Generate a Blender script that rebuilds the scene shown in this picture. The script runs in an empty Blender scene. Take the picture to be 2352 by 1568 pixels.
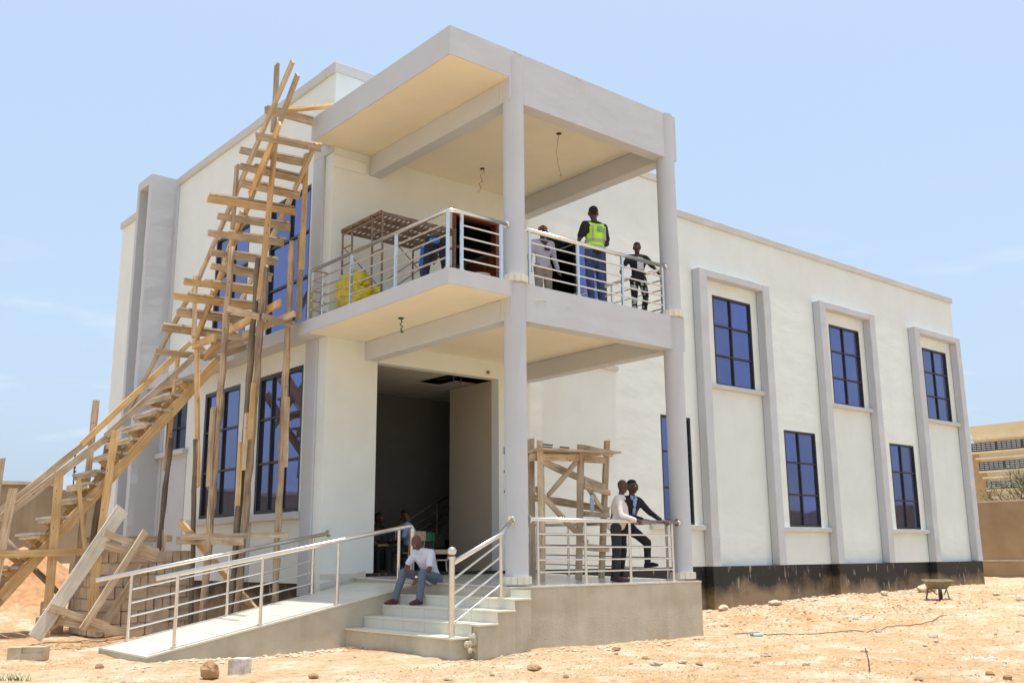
import bpy, bmesh, math, random
from math import radians as R_, sin, cos, pi, sqrt
from mathutils import Vector as V3, Matrix, noise as NZ
random.seed(11)
SC = bpy.context.scene
COL = SC.collection

# ------------------------------------------------------------ camera
F_PX = 2269.83
cam_d = bpy.data.cameras.new('camera'); cam = bpy.data.objects.new('camera', cam_d); COL.objects.link(cam)
yaw, pitch, roll = R_(40.127), R_(12.214), R_(-0.456)
CAMP = V3((-8.843, -12.024, 0.405))
fw = V3((sin(yaw)*cos(pitch), cos(yaw)*cos(pitch), sin(pitch)))
rt = V3((cos(yaw), -sin(yaw), 0)); up = rt.cross(fw)
rt2 = rt*cos(roll)+up*sin(roll); up2 = -rt*sin(roll)+up*cos(roll)
cam.matrix_world = Matrix(((rt2.x, up2.x, -fw.x, CAMP.x), (rt2.y, up2.y, -fw.y, CAMP.y), (rt2.z, up2.z, -fw.z, CAMP.z), (0, 0, 0, 1)))
cam_d.sensor_width = 36; cam_d.lens = F_PX/2352*36
cam_d.clip_end = 3000; cam_d.clip_start = .1
SC.camera = cam

# ------------------------------------------------------------ sky, sun, exposure
SUN = V3((.036, -.0395, 1)).normalized()          # towards the sun
w = bpy.data.worlds.new('World'); SC.world = w; w.use_nodes = True
nt = w.node_tree; nt.nodes.clear()
wo = nt.nodes.new('ShaderNodeOutputWorld'); bg = nt.nodes.new('ShaderNodeBackground')
sky = nt.nodes.new('ShaderNodeTexSky'); sky.sky_type = 'NISHITA'; sky.sun_disc = False
sky.sun_elevation = math.asin(SUN.z); sky.sun_rotation = math.atan2(SUN.x, SUN.y)
sky.altitude = 0; sky.air_density = 1.0; sky.dust_density = 4.5; sky.ozone_density = 1.5
# thin low clouds: a pale veil low over the horizon, everywhere round
tc = nt.nodes.new('ShaderNodeTexCoord'); sep = nt.nodes.new('ShaderNodeSeparateXYZ')
nt.links.new(tc.outputs['Generated'], sep.inputs[0])
mp = nt.nodes.new('ShaderNodeMapping'); mp.inputs['Scale'].default_value = (5.0, 5.0, 24.0)
mp.inputs['Location'].default_value = (3.2, 1.4, 0.35)
nt.links.new(tc.outputs['Generated'], mp.inputs[0])
nz = nt.nodes.new('ShaderNodeTexNoise'); nz.inputs['Scale'].default_value = 1.6; nz.inputs['Detail'].default_value = 5
nt.links.new(mp.outputs[0], nz.inputs['Vector'])
cr = nt.nodes.new('ShaderNodeMapRange'); cr.inputs[1].default_value = .56; cr.inputs[2].default_value = .72
nt.links.new(nz.outputs['Fac'], cr.inputs[0])
el = nt.nodes.new('ShaderNodeMapRange'); el.inputs[1].default_value = .34; el.inputs[2].default_value = .10
nt.links.new(sep.outputs['Z'], el.inputs[0])
mm = nt.nodes.new('ShaderNodeMath'); mm.operation = 'MULTIPLY'
nt.links.new(cr.outputs[0], mm.inputs[0]); nt.links.new(el.outputs[0], mm.inputs[1])
m2 = nt.nodes.new('ShaderNodeMath'); m2.operation = 'MULTIPLY'; m2.inputs[1].default_value = .22
nt.links.new(mm.outputs[0], m2.inputs[0])
mix = nt.nodes.new('ShaderNodeMix'); mix.data_type = 'RGBA'; mix.inputs[7].default_value = (10.0, 9.7, 9.6, 1)
veil = nt.nodes.new('ShaderNodeMix'); veil.data_type = 'RGBA'; veil.inputs[0].default_value = .42
veil.inputs[7].default_value = (6.4, 8.25, 10.5, 1)
nt.links.new(sky.outputs[0], veil.inputs[6])
nt.links.new(m2.outputs[0], mix.inputs[0]); nt.links.new(veil.outputs[2], mix.inputs[6])
nt.links.new(mix.outputs[2], bg.inputs[0]); bg.inputs[1].default_value = .104
nt.links.new(bg.outputs[0], wo.inputs[0])
sl = bpy.data.lights.new('sun', 'SUN'); sl.energy = 3.3; sl.angle = R_(.53); sl.color = (1, .985, .95)
so = bpy.data.objects.new('sun', sl); COL.objects.link(so)
so.rotation_euler = (-SUN).to_track_quat('-Z', 'Y').to_euler()
SC.view_settings.view_transform = 'Standard'; SC.view_settings.look = 'None'
SC.view_settings.exposure = .49; SC.view_settings.gamma = 1
SC.cycles.max_bounces = 8; SC.cycles.diffuse_bounces = 5; SC.cycles.use_denoising = True

# ------------------------------------------------------------ materials
def mat(name, col, rough=.8, metal=0, var=.08, nscale=3.0, bump=.15, bscale=60, col2=None, coord='pos', spec=None, stain=None, sub=None):
    m = bpy.data.materials.new(name); m.use_nodes = True; t = m.node_tree; n = t.nodes; L = t.links
    b = n['Principled BSDF']; b.inputs['Roughness'].default_value = rough; b.inputs['Metallic'].default_value = metal
    if spec is not None: b.inputs['Specular IOR Level'].default_value = spec
    if coord == 'pos':
        g = n.new('ShaderNodeNewGeometry'); vec = g.outputs['Position']
    else:
        g = n.new('ShaderNodeTexCoord'); vec = g.outputs['Object']
    nz = n.new('ShaderNodeTexNoise'); nz.inputs['Scale'].default_value = nscale; nz.inputs['Detail'].default_value = 6
    nz.inputs['Roughness'].default_value = .62
    L.new(vec, nz.inputs['Vector'])
    ramp = n.new('ShaderNodeValToRGB'); e = ramp.color_ramp.elements
    e[0].position = .32; e[1].position = .68
    c = V3(col); c2 = V3(col2) if col2 else c*(1-var*2)
    e[0].color = (*c2, 1); e[1].color = (*(c*(1+var*.5)), 1)
    L.new(nz.outputs['Fac'], ramp.inputs[0]); out = ramp.outputs[0]
    if stain:      # vertical streaks: (colour, amount)
        mp = n.new('ShaderNodeMapping'); mp.inputs['Scale'].default_value = (5, 5, .35); L.new(vec, mp.inputs[0])
        s = n.new('ShaderNodeTexNoise'); s.inputs['Scale'].default_value = 1.0; s.inputs['Detail'].default_value = 4; L.new(mp.outputs[0], s.inputs['Vector'])
        r = n.new('ShaderNodeMapRange'); r.inputs[1].default_value = .5; r.inputs[2].default_value = .75; r.inputs[4].default_value = stain[1]; L.new(s.outputs['Fac'], r.inputs[0])
        mx = n.new('ShaderNodeMix'); mx.data_type = 'RGBA'; L.new(r.outputs[0], mx.inputs[0]); L.new(out, mx.inputs[6]); mx.inputs[7].default_value = (*stain[0], 1); out = mx.outputs[2]
    L.new(out, b.inputs['Base Color'])
    if bump:
        n2 = n.new('ShaderNodeTexNoise'); n2.inputs['Scale'].default_value = bscale; n2.inputs['Detail'].default_value = 4; L.new(vec, n2.inputs['Vector'])
        bp = n.new('ShaderNodeBump'); bp.inputs['Strength'].default_value = bump; bp.inputs['Distance'].default_value = .01
        L.new(n2.outputs['Fac'], bp.inputs['Height']); L.new(bp.outputs[0], b.inputs['Normal'])
    return m

def plaster(name, col, trowel=.25, stain=None):
    """painted render: broad hand-trowelled waves in the relief, faint tone changes"""
    m = mat(name, col, .88, var=.025, nscale=1.3, bump=0, stain=stain)
    t = m.node_tree; n = t.nodes; L = t.links; b = n['Principled BSDF']
    g = n.new('ShaderNodeNewGeometry')
    mp = n.new('ShaderNodeMapping'); mp.inputs['Scale'].default_value = (1, 1, 2.2); L.new(g.outputs['Position'], mp.inputs[0])
    a = n.new('ShaderNodeTexNoise'); a.inputs['Scale'].default_value = .9; a.inputs['Detail'].default_value = 3; L.new(mp.outputs[0], a.inputs['Vector'])
    f = n.new('ShaderNodeTexNoise'); f.inputs['Scale'].default_value = 45; f.inputs['Detail'].default_value = 3; L.new(g.outputs['Position'], f.inputs['Vector'])
    b1 = n.new('ShaderNodeBump'); b1.inputs['Strength'].default_value = trowel; b1.inputs['Distance'].default_value = .12; L.new(a.outputs['Fac'], b1.inputs['Height'])
    b2 = n.new('ShaderNodeBump'); b2.inputs['Strength'].default_value = .10; b2.inputs['Distance'].default_value = .006; L.new(f.outputs['Fac'], b2.inputs['Height']); L.new(b1.outputs[0], b2.inputs['Normal'])
    L.new(b2.outputs[0], b.inputs['Normal'])
    return m

def woodmat(name, c1, c2, grain=1.0):
    m = bpy.data.materials.new(name); m.use_nodes = True; t = m.node_tree; n = t.nodes; L = t.links; b = n['Principled BSDF']
    b.inputs['Roughness'].default_value = .8
    tc = n.new('ShaderNodeTexCoord'); oi = n.new('ShaderNodeObjectInfo')
    ad = n.new('ShaderNodeVectorMath'); ad.operation = 'ADD'; L.new(tc.outputs['Object'], ad.inputs[0]); 
    sc = n.new('ShaderNodeVectorMath'); sc.operation = 'SCALE'; sc.inputs[3].default_value = 37.0
    cb = n.new('ShaderNodeCombineXYZ'); L.new(oi.outputs['Random'], cb.inputs[0]); L.new(oi.outputs['Random'], cb.inputs[1]); L.new(cb.outputs[0], sc.inputs[0]); L.new(sc.outputs[0], ad.inputs[1])
    mp = n.new('ShaderNodeMapping'); mp.inputs['Scale'].default_value = (1.1, 22, 22); L.new(ad.outputs[0], mp.inputs[0])
    nz = n.new('ShaderNodeTexNoise'); nz.inputs['Scale'].default_value = 1.6; nz.inputs['Detail'].default_value = 6; L.new(mp.outputs[0], nz.inputs['Vector'])
    n3 = n.new('ShaderNodeTexNoise'); n3.inputs['Scale'].default_value = 2.2; n3.inputs['Detail'].default_value = 3; L.new(ad.outputs[0], n3.inputs['Vector'])
    av = n.new('ShaderNodeMath'); av.operation = 'MULTIPLY_ADD'; av.inputs[1].default_value = .55
    m4 = n.new('ShaderNodeMath'); m4.operation = 'MULTIPLY'; m4.inputs[1].default_value = .45; L.new(n3.outputs['Fac'], m4.inputs[0])
    L.new(nz.outputs['Fac'], av.inputs[0]); L.new(m4.outputs[0], av.inputs[2])
    rp = n.new('ShaderNodeValToRGB'); e = rp.color_ramp.elements; e[0].position = .38; e[1].position = .6; e[0].color = (*c2, 1); e[1].color = (*c1, 1)
    L.new(av.outputs[0], rp.inputs[0])
    hs = n.new('ShaderNodeHueSaturation'); mr = n.new('ShaderNodeMapRange'); mr.inputs[3].default_value = .75; mr.inputs[4].default_value = 1.2
    L.new(oi.outputs['Random'], mr.inputs[0]); L.new(mr.outputs[0], hs.inputs['Value']); L.new(rp.outputs[0], hs.inputs['Color'])
    # knots
    vo = n.new('ShaderNodeTexVoronoi'); vo.inputs['Scale'].default_value = 1; mk = n.new('ShaderNodeMapping'); mk.inputs['Scale'].default_value = (3.2, 9, 9); L.new(ad.outputs[0], mk.inputs[0]); L.new(mk.outputs[0], vo.inputs['Vector'])
    kr = n.new('ShaderNodeMapRange'); kr.inputs[1].default_value = .12; kr.inputs[2].default_value = .06; kr.inputs[4].default_value = .7; L.new(vo.outputs['Distance'], kr.inputs[0])
    mx = n.new('ShaderNodeMix'); mx.data_type = 'RGBA'; L.new(kr.outputs[0], mx.inputs[0]); L.new(hs.outputs[0], mx.inputs[6]); mx.inputs[7].default_value = (.06, .035, .02, 1)
    L.new(mx.outputs[2], b.inputs['Base Color'])
    bp = n.new('ShaderNodeBump'); bp.inputs['Strength'].default_value = .35*grain; bp.inputs['Distance'].default_value = .006; L.new(nz.outputs['Fac'], bp.inputs['Height']); L.new(bp.outputs[0], b.inputs['Normal'])
    return m

M = {}
M['wall'] = plaster('off_white_paint', (.745, .79, .76), .14, stain=((.68, .67, .61), .14))
M['trim'] = plaster('grey_paint', (.54, .56, .585), .12)
M['soffit'] = plaster('cream_soffit_paint', (.80, .745, .60), .1)
M['colgrey'] = plaster('grey_column_paint', (.53, .55, .585), .02)
M['coping'] = plaster('weathered_grey_paint', (.55, .555, .545), .2)
M['plinth'] = mat('rough_cement_render', (.57, .51, .39), .93, col2=(.44, .385, .28), nscale=1.6, bump=.5, bscale=30, stain=((.58, .54, .44), .6))
M['tile'] = mat('cream_floor_tile', (.72, .69, .575), .3, var=.03, nscale=2, bump=.03)
M['tile_grey'] = mat('pale_tile', (.62, .60, .53), .22, var=.03, nscale=2, bump=.02)
M['steel'] = mat('stainless_steel', (.78, .75, .70), .24, 1.0, var=.04, nscale=8, bump=.05, bscale=90)
M['frame'] = mat('dark_window_frame', (.035, .037, .04), .42, .2, var=.1, bump=0)
M['new'] = woodmat('fresh_pine', (.76, .53, .26), (.53, .32, .13))
M['old'] = woodmat('weathered_pine', (.62, .50, .34), (.36, .25, .15))
M['dark'] = woodmat('dark_bark_pole', (.30, .23, .16), (.14, .10, .07), 2)
M['pole'] = woodmat('peeled_bark_pole', (.54, .40, .26), (.24, .165, .11), 2)
M['grey'] = woodmat('grey_board', (.62, .56, .46), (.42, .36, .28))
M['block'] = mat('cement_block', (.60, .49, .35), .95, col2=(.42, .33, .225), nscale=5, bump=.6, bscale=40)
M['rust'] = mat('rusty_steel', (.17, .085, .055), .8, .3, col2=(.32, .27, .22), nscale=14, bump=.5, bscale=60)
M['brown'] = mat('varnished_door_wood', (.20, .055, .025), .35, var=.25, nscale=6)
M['skin'] = mat('dark_skin', (.075, .034, .021), .5, var=.1, nscale=20, bump=.05)
M['skin2'] = mat('brown_skin', (.13, .056, .03), .5, var=.1, nscale=20, bump=.05)
M['hair'] = mat('black_hair', (.012, .011, .011), .9, bump=.8, bscale=300)
M['white'] = mat('white_cloth', (.66, .67, .76), .85, var=.04, nscale=7, bump=.1, bscale=30)
M['pinkwhite'] = mat('pale_pink_cloth', (.72, .64, .60), .85, var=.04, nscale=7, bump=.1, bscale=30)
M['lilac'] = mat('pale_lilac_cloth', (.50, .48, .58), .9, var=.05, nscale=7)
M['bluecloth'] = mat('light_blue_cloth', (.28, .40, .72), .85, var=.1, nscale=7)
M['black'] = mat('black_cloth', (.012, .012, .014), .8, var=.2, nscale=9)
M['olive'] = mat('dark_olive_cloth', (.035, .038, .032), .85, var=.2, nscale=9)
M['greytrouser'] = mat('blue_grey_cloth', (.13, .15, .21), .85, var=.12, nscale=9)
M['khaki'] = mat('khaki_cloth', (.36, .29, .23), .85, var=.1, nscale=9)
M['jeans'] = mat('blue_denim', (.045, .075, .20), .85, var=.3, nscale=9)
M['navy'] = mat('navy_cloth', (.015, .02, .05), .85, var=.3, nscale=9)
M['hivis'] = mat('hi_vis_yellow_green', (.50, .95, .03), .7, var=.05, nscale=7)
M['reflect'] = mat('reflective_grey_tape', (.42, .40, .38), .45, var=.05)
M['shoe'] = mat('brown_leather', (.09, .028, .018), .45, var=.2)
M['tarp'] = mat('yellow_tarpaulin', (.66, .54, .03), .5, var=.15, nscale=5, bump=.3, bscale=12)
M['orange'] = mat('orange_plastic', (.75, .13, .03), .4)
M['cap'] = mat('orange_brown_cap', (.45, .14, .045), .8)
M['bucket'] = mat('white_plastic', (.62, .58, .52), .45)
M['green'] = mat('green_plastic', (.02, .18, .09), .4)
M['compound'] = mat('brown_cement_render', (.36, .29, .20), .95, col2=(.27, .205, .13), nscale=.8, bump=.4, bscale=20, stain=((.45, .39, .29), .35))
M['compound2'] = mat('dark_tan_render', (.37, .265, .16), .95, col2=(.29, .20, .115), nscale=.8, bump=.4, bscale=20)
M['cap_cement'] = mat('pale_cement_cap', (.55, .51, .43), .95, var=.1)
M['yellowwall'] = mat('yellow_paint', (.76, .62, .38), .85, var=.05, nscale=.5)
M['yellowwall_shade'] = mat('shaded_yellow_wall', (.50, .36, .19), .9)  # darker yellow for the side wing, its shade mixed into the colour
M['creamtrim'] = mat('cream_paint', (.78, .68, .50), .85)
M['louvre'] = mat('pale_louvre', (.42, .45, .47), .5)
M['stone'] = mat('brown_stone', (.48, .30, .155), .95, col2=(.30, .17, .085), nscale=6, bump=.7, bscale=25, coord='obj')
M['palestone'] = mat('pale_stone', (.66, .55, .39), .95, col2=(.48, .37, .24), nscale=6, bump=.7, bscale=25, coord='obj')
M['whitestone'] = mat('white_washed_block', (.78, .76, .72), .9, col2=(.40, .30, .19), nscale=5, bump=.5, bscale=25)
M['paper'] = mat('white_litter', (.85, .85, .85), .7)
M['cable'] = mat('grey_cable', (.10, .09, .085), .6)
M['redsoil'] = mat('red_soil', (.56, .31, .15), .97, col2=(.40, .20, .09), nscale=7, bump=1, bscale=14)
M['bark'] = mat('grey_bark', (.16, .12, .085), .9)
M['leaf'] = mat('dry_olive_leaf', (.26, .26, .12), .8, col2=(.15, .16, .06), nscale=2)
M['grass'] = mat('green_grass', (.07, .16, .03), .8)
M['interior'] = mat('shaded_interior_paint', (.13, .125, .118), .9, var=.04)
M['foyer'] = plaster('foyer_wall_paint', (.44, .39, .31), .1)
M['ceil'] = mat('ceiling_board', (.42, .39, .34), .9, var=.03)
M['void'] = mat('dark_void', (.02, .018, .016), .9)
M['barrow'] = mat('cement_caked_metal', (.34, .29, .18), .85, col2=(.20, .16, .10), nscale=9, bump=.4)
M['rubber'] = mat('black_rubber', (.02, .02, .02), .8)
M['bluemark'] = mat('blue_print', (.02, .13, .30), .7)
M['water'] = mat('clear_bottle_plastic', (.45, .60, .70), .15)

def stripes(name, c1, c2, sc):
    m = mat(name, c1, .85, bump=0); t = m.node_tree; n = t.nodes; L = t.links
    g = n.new('ShaderNodeTexCoord'); wv = n.new('ShaderNodeTexWave'); wv.inputs['Scale'].default_value = sc; wv.bands_direction = 'X'
    L.new(g.outputs['Object'], wv.inputs['Vector'])
    mx = n.new('ShaderNodeMix'); mx.data_type = 'RGBA'; L.new(wv.outputs['Fac'], mx.inputs[0]); mx.inputs[6].default_value = (*c1, 1); mx.inputs[7].default_value = (*c2, 1)
    L.new(mx.outputs[2], n['Principled BSDF'].inputs['Base Color']); return m
M['stripe'] = stripes('blue_striped_cloth', (.05, .28, .75), (.015, .11, .42), 8)

def camo():
    m = mat('black_white_print_cloth', (.01, .01, .012), .85, bump=0); n = m.node_tree.nodes
    for x in n:
        if x.type == 'VALTORGB':
            x.color_ramp.elements[0].color = (.01, .01, .012, 1); x.color_ramp.elements[1].color = (.5, .5, .47, 1)
            x.color_ramp.elements[0].position = .56; x.color_ramp.elements[1].position = .6
        if x.type == 'TEX_NOISE': x.inputs['Scale'].default_value = 9; x.inputs['Detail'].default_value = 1
    return m
M['camo'] = camo()

def glassmat():
    """blue reflective solar glass over a dark room"""
    m = bpy.data.materials.new('blue_mirror_glass'); m.use_nodes = True; t = m.node_tree; n = t.nodes; L = t.links; b = n['Principled BSDF']
    b.inputs['Base Color'].default_value = (.125, .155, .34, 1); b.inputs['Metallic'].default_value = .9; b.inputs['Roughness'].default_value = .03
    g = n.new('ShaderNodeNewGeometry'); a = n.new('ShaderNodeTexNoise'); a.inputs['Scale'].default_value = .7; L.new(g.outputs['Position'], a.inputs['Vector'])
    bp = n.new('ShaderNodeBump'); bp.inputs['Strength'].default_value = .05; bp.inputs['Distance'].default_value = .1; L.new(a.outputs['Fac'], bp.inputs['Height']); L.new(bp.outputs[0], b.inputs['Normal'])
    # every pane its own tint, and a thin uneven film of building dust
    oi = n.new('ShaderNodeObjectInfo'); hs = n.new('ShaderNodeHueSaturation'); hs.inputs['Color'].default_value = (.125, .155, .34, 1)
    mr = n.new('ShaderNodeMapRange'); mr.inputs[3].default_value = .78; mr.inputs[4].default_value = 1.2; L.new(oi.outputs['Random'], mr.inputs[0]); L.new(mr.outputs[0], hs.inputs['Value'])
    ms = n.new('ShaderNodeMapRange'); ms.inputs[3].default_value = .85; ms.inputs[4].default_value = 1.05; L.new(oi.outputs['Random'], ms.inputs[0]); L.new(ms.outputs[0], hs.inputs['Saturation'])
    d = n.new('ShaderNodeTexNoise'); d.inputs['Scale'].default_value = 2.6; d.inputs['Detail'].default_value = 6; L.new(g.outputs['Position'], d.inputs['Vector'])
    dr = n.new('ShaderNodeMapRange'); dr.inputs[1].default_value = .4; dr.inputs[2].default_value = .8; dr.inputs[3].default_value = .02; dr.inputs[4].default_value = .10; L.new(d.outputs['Fac'], dr.inputs[0])
    ds = n.new('ShaderNodeBsdfDiffuse'); ds.inputs['Color'].default_value = (.40, .40, .42, 1); mx = n.new('ShaderNodeMixShader')
    L.new(hs.outputs[0], b.inputs['Base Color']); L.new(dr.outputs[0], mx.inputs[0]); L.new(b.outputs[0], mx.inputs[1]); L.new(ds.outputs[0], mx.inputs[2]); L.new(mx.outputs[0], n['Material Output'].inputs[0])
    return m
M['glass'] = glassmat()

def bitumen():
    m = mat('black_bitumen_paint', (.016, .015, .013), .6, bump=.3, bscale=25); t = m.node_tree; n = t.nodes; L = t.links; b = n['Principled BSDF']
    old = b.inputs['Base Color'].links[0].from_socket
    g = n.new('ShaderNodeNewGeometry'); sp = n.new('ShaderNodeSeparateXYZ'); L.new(g.outputs['Position'], sp.inputs[0])
    nz = n.new('ShaderNodeTexNoise'); nz.inputs['Scale'].default_value = .9; nz.inputs['Detail'].default_value = 7; nz.inputs['Roughness'].default_value = .65; L.new(g.outputs['Position'], nz.inputs['Vector'])
    # splashed soil: thick where the noise says so, thickest near the ground, thinning out upward
    h = n.new('ShaderNodeMapRange'); h.inputs[1].default_value = .0; h.inputs[2].default_value = -.85; h.inputs[3].default_value = -.18; h.inputs[4].default_value = .42; L.new(sp.outputs['Z'], h.inputs[0])
    s = n.new('ShaderNodeMath'); s.operation = 'ADD'; L.new(nz.outputs['Fac'], s.inputs[0]); L.new(h.outputs[0], s.inputs[1])
    r = n.new('ShaderNodeMapRange'); r.inputs[1].default_value = .52; r.inputs[2].default_value = .82; L.new(s.outputs[0], r.inputs[0])
    mx = n.new('ShaderNodeMix'); mx.data_type = 'RGBA'; L.new(r.outputs[0], mx.inputs[0]); L.new(old, mx.inputs[6]); mx.inputs[7].default_value = (.30, .21, .12, 1)
    mp = n.new('ShaderNodeMapping'); mp.inputs['Scale'].default_value = (9, 9, 2.2); L.new(g.outputs['Position'], mp.inputs[0])
    dz = n.new('ShaderNodeTexNoise'); dz.inputs['Scale'].default_value = 1; dz.inputs['Detail'].default_value = 5; L.new(mp.outputs[0], dz.inputs['Vector'])
    dr = n.new('ShaderNodeMapRange'); dr.inputs[1].default_value = .62; dr.inputs[2].default_value = .68; dr.inputs[4].default_value = .75; L.new(dz.outputs['Fac'], dr.inputs[0])
    m3 = n.new('ShaderNodeMix'); m3.data_type = 'RGBA'; L.new(dr.outputs[0], m3.inputs[0]); L.new(mx.outputs[2], m3.inputs[6]); m3.inputs[7].default_value = (.36, .31, .23, 1)
    L.new(m3.outputs[2], b.inputs['Base Color']); return m
M['bitumen'] = bitumen()

def groundmat():
    m = bpy.data.materials.new('sandy_soil'); m.use_nodes = True; t = m.node_tree; n = t.nodes; L = t.links; b = n['Principled BSDF']
    b.inputs['Roughness'].default_value = .97
    g = n.new('ShaderNodeNewGeometry'); P = g.outputs['Position']
    def nz(s, d=6, r=.6, vec=P):
        x = n.new('ShaderNodeTexNoise'); x.inputs['Scale'].default_value = s; x.inputs['Detail'].default_value = d; x.inputs['Roughness'].default_value = r; L.new(vec, x.inputs['Vector']); return x.outputs['Fac']
    def rng(f, a, b_, c=0, d=1):
        x = n.new('ShaderNodeMapRange'); x.inputs[1].default_value = a; x.inputs[2].default_value = b_; x.inputs[3].default_value = c; x.inputs[4].default_value = d; L.new(f, x.inputs[0]); return x.outputs[0]
    def mixc(f, a, c):
        x = n.new('ShaderNodeMix'); x.data_type = 'RGBA'; L.new(f, x.inputs[0])
        if isinstance(a, tuple): x.inputs[6].default_value = (*a, 1)
        else: L.new(a, x.inputs[6])
        x.inputs[7].default_value = (*c, 1); return x.outputs[2]
    c = mixc(rng(nz(.22, 7, .66), .42, .60), (.555, .33, .15), (.575, .43, .25))
    c = mixc(rng(nz(1.1, 8, .72), .48, .62, 0, .85), c, (.70, .60, .44))
    c = mixc(rng(nz(3.1, 8, .8), .53, .62, 0, .6), c, (.45, .24, .115))
    c = mixc(rng(nz(8, 8, .82), .52, .60, 0, .75), c, (.37, .22, .11))
    c = mixc(rng(nz(28, 5, .7), .62, .68, 0, .8), c, (.30, .19, .11))
    c = mixc(rng(nz(19, 5, .8), .645, .67, 0, .8), c, (.78, .74, .68))
    L.new(c, b.inputs['Base Color'])
    b1 = n.new('ShaderNodeBump'); b1.inputs['Strength'].default_value = 1.0; b1.inputs['Distance'].default_value = .05; L.new(nz(7, 8, .75), b1.inputs['Height'])
    b2 = n.new('ShaderNodeBump'); b2.inputs['Strength'].default_value = .7; b2.inputs['Distance'].default_value = .012; L.new(nz(45, 5, .7), b2.inputs['Height']); L.new(b1.outputs[0], b2.inputs['Normal'])
    L.new(b2.outputs[0], b.inputs['Normal']); return m
M['ground'] = groundmat()

# ------------------------------------------------------------ mesh helpers
class MB:
    """collects quads and triangles, then links them as ONE mesh object"""
    def __init__(s): s.v = []; s.f = []
    def add(s, vs, fs):
        k = len(s.v); s.v += [tuple(p) for p in vs]; s.f += [tuple(i+k for i in f) for f in fs]; return s
    def box(s, x0, x1, y0, y1, z0, z1):
        vs = [(x, y, z) for z in (z0, z1) for y in (y0, y1) for x in (x0, x1)]
        return s.add(vs, [(0, 2, 3, 1), (4, 5, 7, 6), (0, 1, 5, 4), (2, 6, 7, 3), (0, 4, 6, 2), (1, 3, 7, 5)])
    def tube(s, p, q, r, n=10, r2=None, cap=True):
        p, q = V3(p), V3(q); d = (q-p).normalized(); a = d.orthogonal().normalized(); b = d.cross(a); r2 = r if r2 is None else r2
        vs = [p+(a*cos(2*pi*i/n)+b*sin(2*pi*i/n))*r for i in range(n)]+[q+(a*cos(2*pi*i/n)+b*sin(2*pi*i/n))*r2 for i in range(n)]
        fs = [(i, (i+1) % n, n+(i+1) % n, n+i) for i in range(n)]
        if cap: fs += [tuple(range(n-1, -1, -1)), tuple(range(n, 2*n))]
        return s.add(vs, fs)
    def path(s, pts, r, n=10):
        pts = [V3(p) for p in pts]; k = len(pts); rings = []; a = None
        for i, p in enumerate(pts):
            d = ((pts[min(i+1, k-1)]-pts[max(i-1, 0)])).normalized()
            a = d.orthogonal().normalized() if a is None else (a-d*a.dot(d)).normalized()
            b = d.cross(a); rr = r[i] if isinstance(r, (list, tuple)) else r
            rings.append([p+(a*cos(2*pi*j/n)+b*sin(2*pi*j/n))*rr for j in range(n)])
        vs = [q for ring in rings for q in ring]; fs = []
        for i in range(k-1):
            for j in range(n): fs.append((i*n+j, i*n+(j+1) % n, (i+1)*n+(j+1) % n, (i+1)*n+j))
        fs += [tuple(range(n-1, -1, -1)), tuple((k-1)*n+j for j in range(n))]
        return s.add(vs, fs)
    def sphere(s, c, r, n=12, m=8, sc=(1, 1, 1)):
        c = V3(c); vs = [c+V3((0, 0, r*sc[2]))]
        for i in range(1, m):
            for j in range(n):
                t = pi*i/m; p = 2*pi*j/n; vs.append(c+V3((r*sc[0]*sin(t)*cos(p), r*sc[1]*sin(t)*sin(p), r*sc[2]*cos(t))))
        vs.append(c-V3((0, 0, r*sc[2]))); fs = [(0, 1+j, 1+(j+1) % n) for j in range(n)]
        for i in range(m-2):
            for j in range(n): fs.append((1+i*n+j, 1+(i+1)*n+j, 1+(i+1)*n+(j+1) % n, 1+i*n+(j+1) % n))
        L = len(vs)-1; fs += [(L, 1+(m-2)*n+(j+1) % n, 1+(m-2)*n+j) for j in range(n)]
        return s.add(vs, fs)
    def build(s, name, m, parent=None, smooth=False, bevel=0):
        xs = list(zip(*s.v)); c = V3([(min(a)+max(a))/2 for a in xs])
        me = bpy.data.meshes.new(name); me.from_pydata([V3(p)-c for p in s.v], [], s.f); me.validate()
        bm = bmesh.new(); bm.from_mesh(me); bmesh.ops.recalc_face_normals(bm, faces=bm.faces)
        if bevel: bmesh.ops.bevel(bm, geom=bm.edges[:], offset=bevel, segments=1, affect='EDGES')
        if name in ('coping', 'portal_pier', 'portal_head', 'sill'):      # hand-plastered: edges wander a few millimetres
            dm = [max(a)-min(a) for a in xs]; ax = dm.index(max(dm)); k = int(dm[ax]/.35)
            no = V3((0, 0, 0)); no[ax] = 1
            for i in range(1, k):
                co = V3((0, 0, 0)); co[ax] = -dm[ax]/2+dm[ax]*i/k; bmesh.ops.bisect_plane(bm, geom=bm.verts[:]+bm.edges[:]+bm.faces[:], plane_co=co, plane_no=no)
            for v in bm.verts:
                p = v.co+c; q_ = p*1.7+V3((0, 0, 0)); v.co += V3((NZ.noise(q_), NZ.noise(q_+V3((9, 0, 0))), NZ.noise(q_+V3((0, 9, 0)))))*.013
        bm.to_mesh(me); bm.free()
        if smooth:
            for p in me.polygons: p.use_smooth = True
        me.materials.append(m); o = bpy.data.objects.new(name, me); COL.objects.link(o)
        place(o, c, parent); return o

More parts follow.
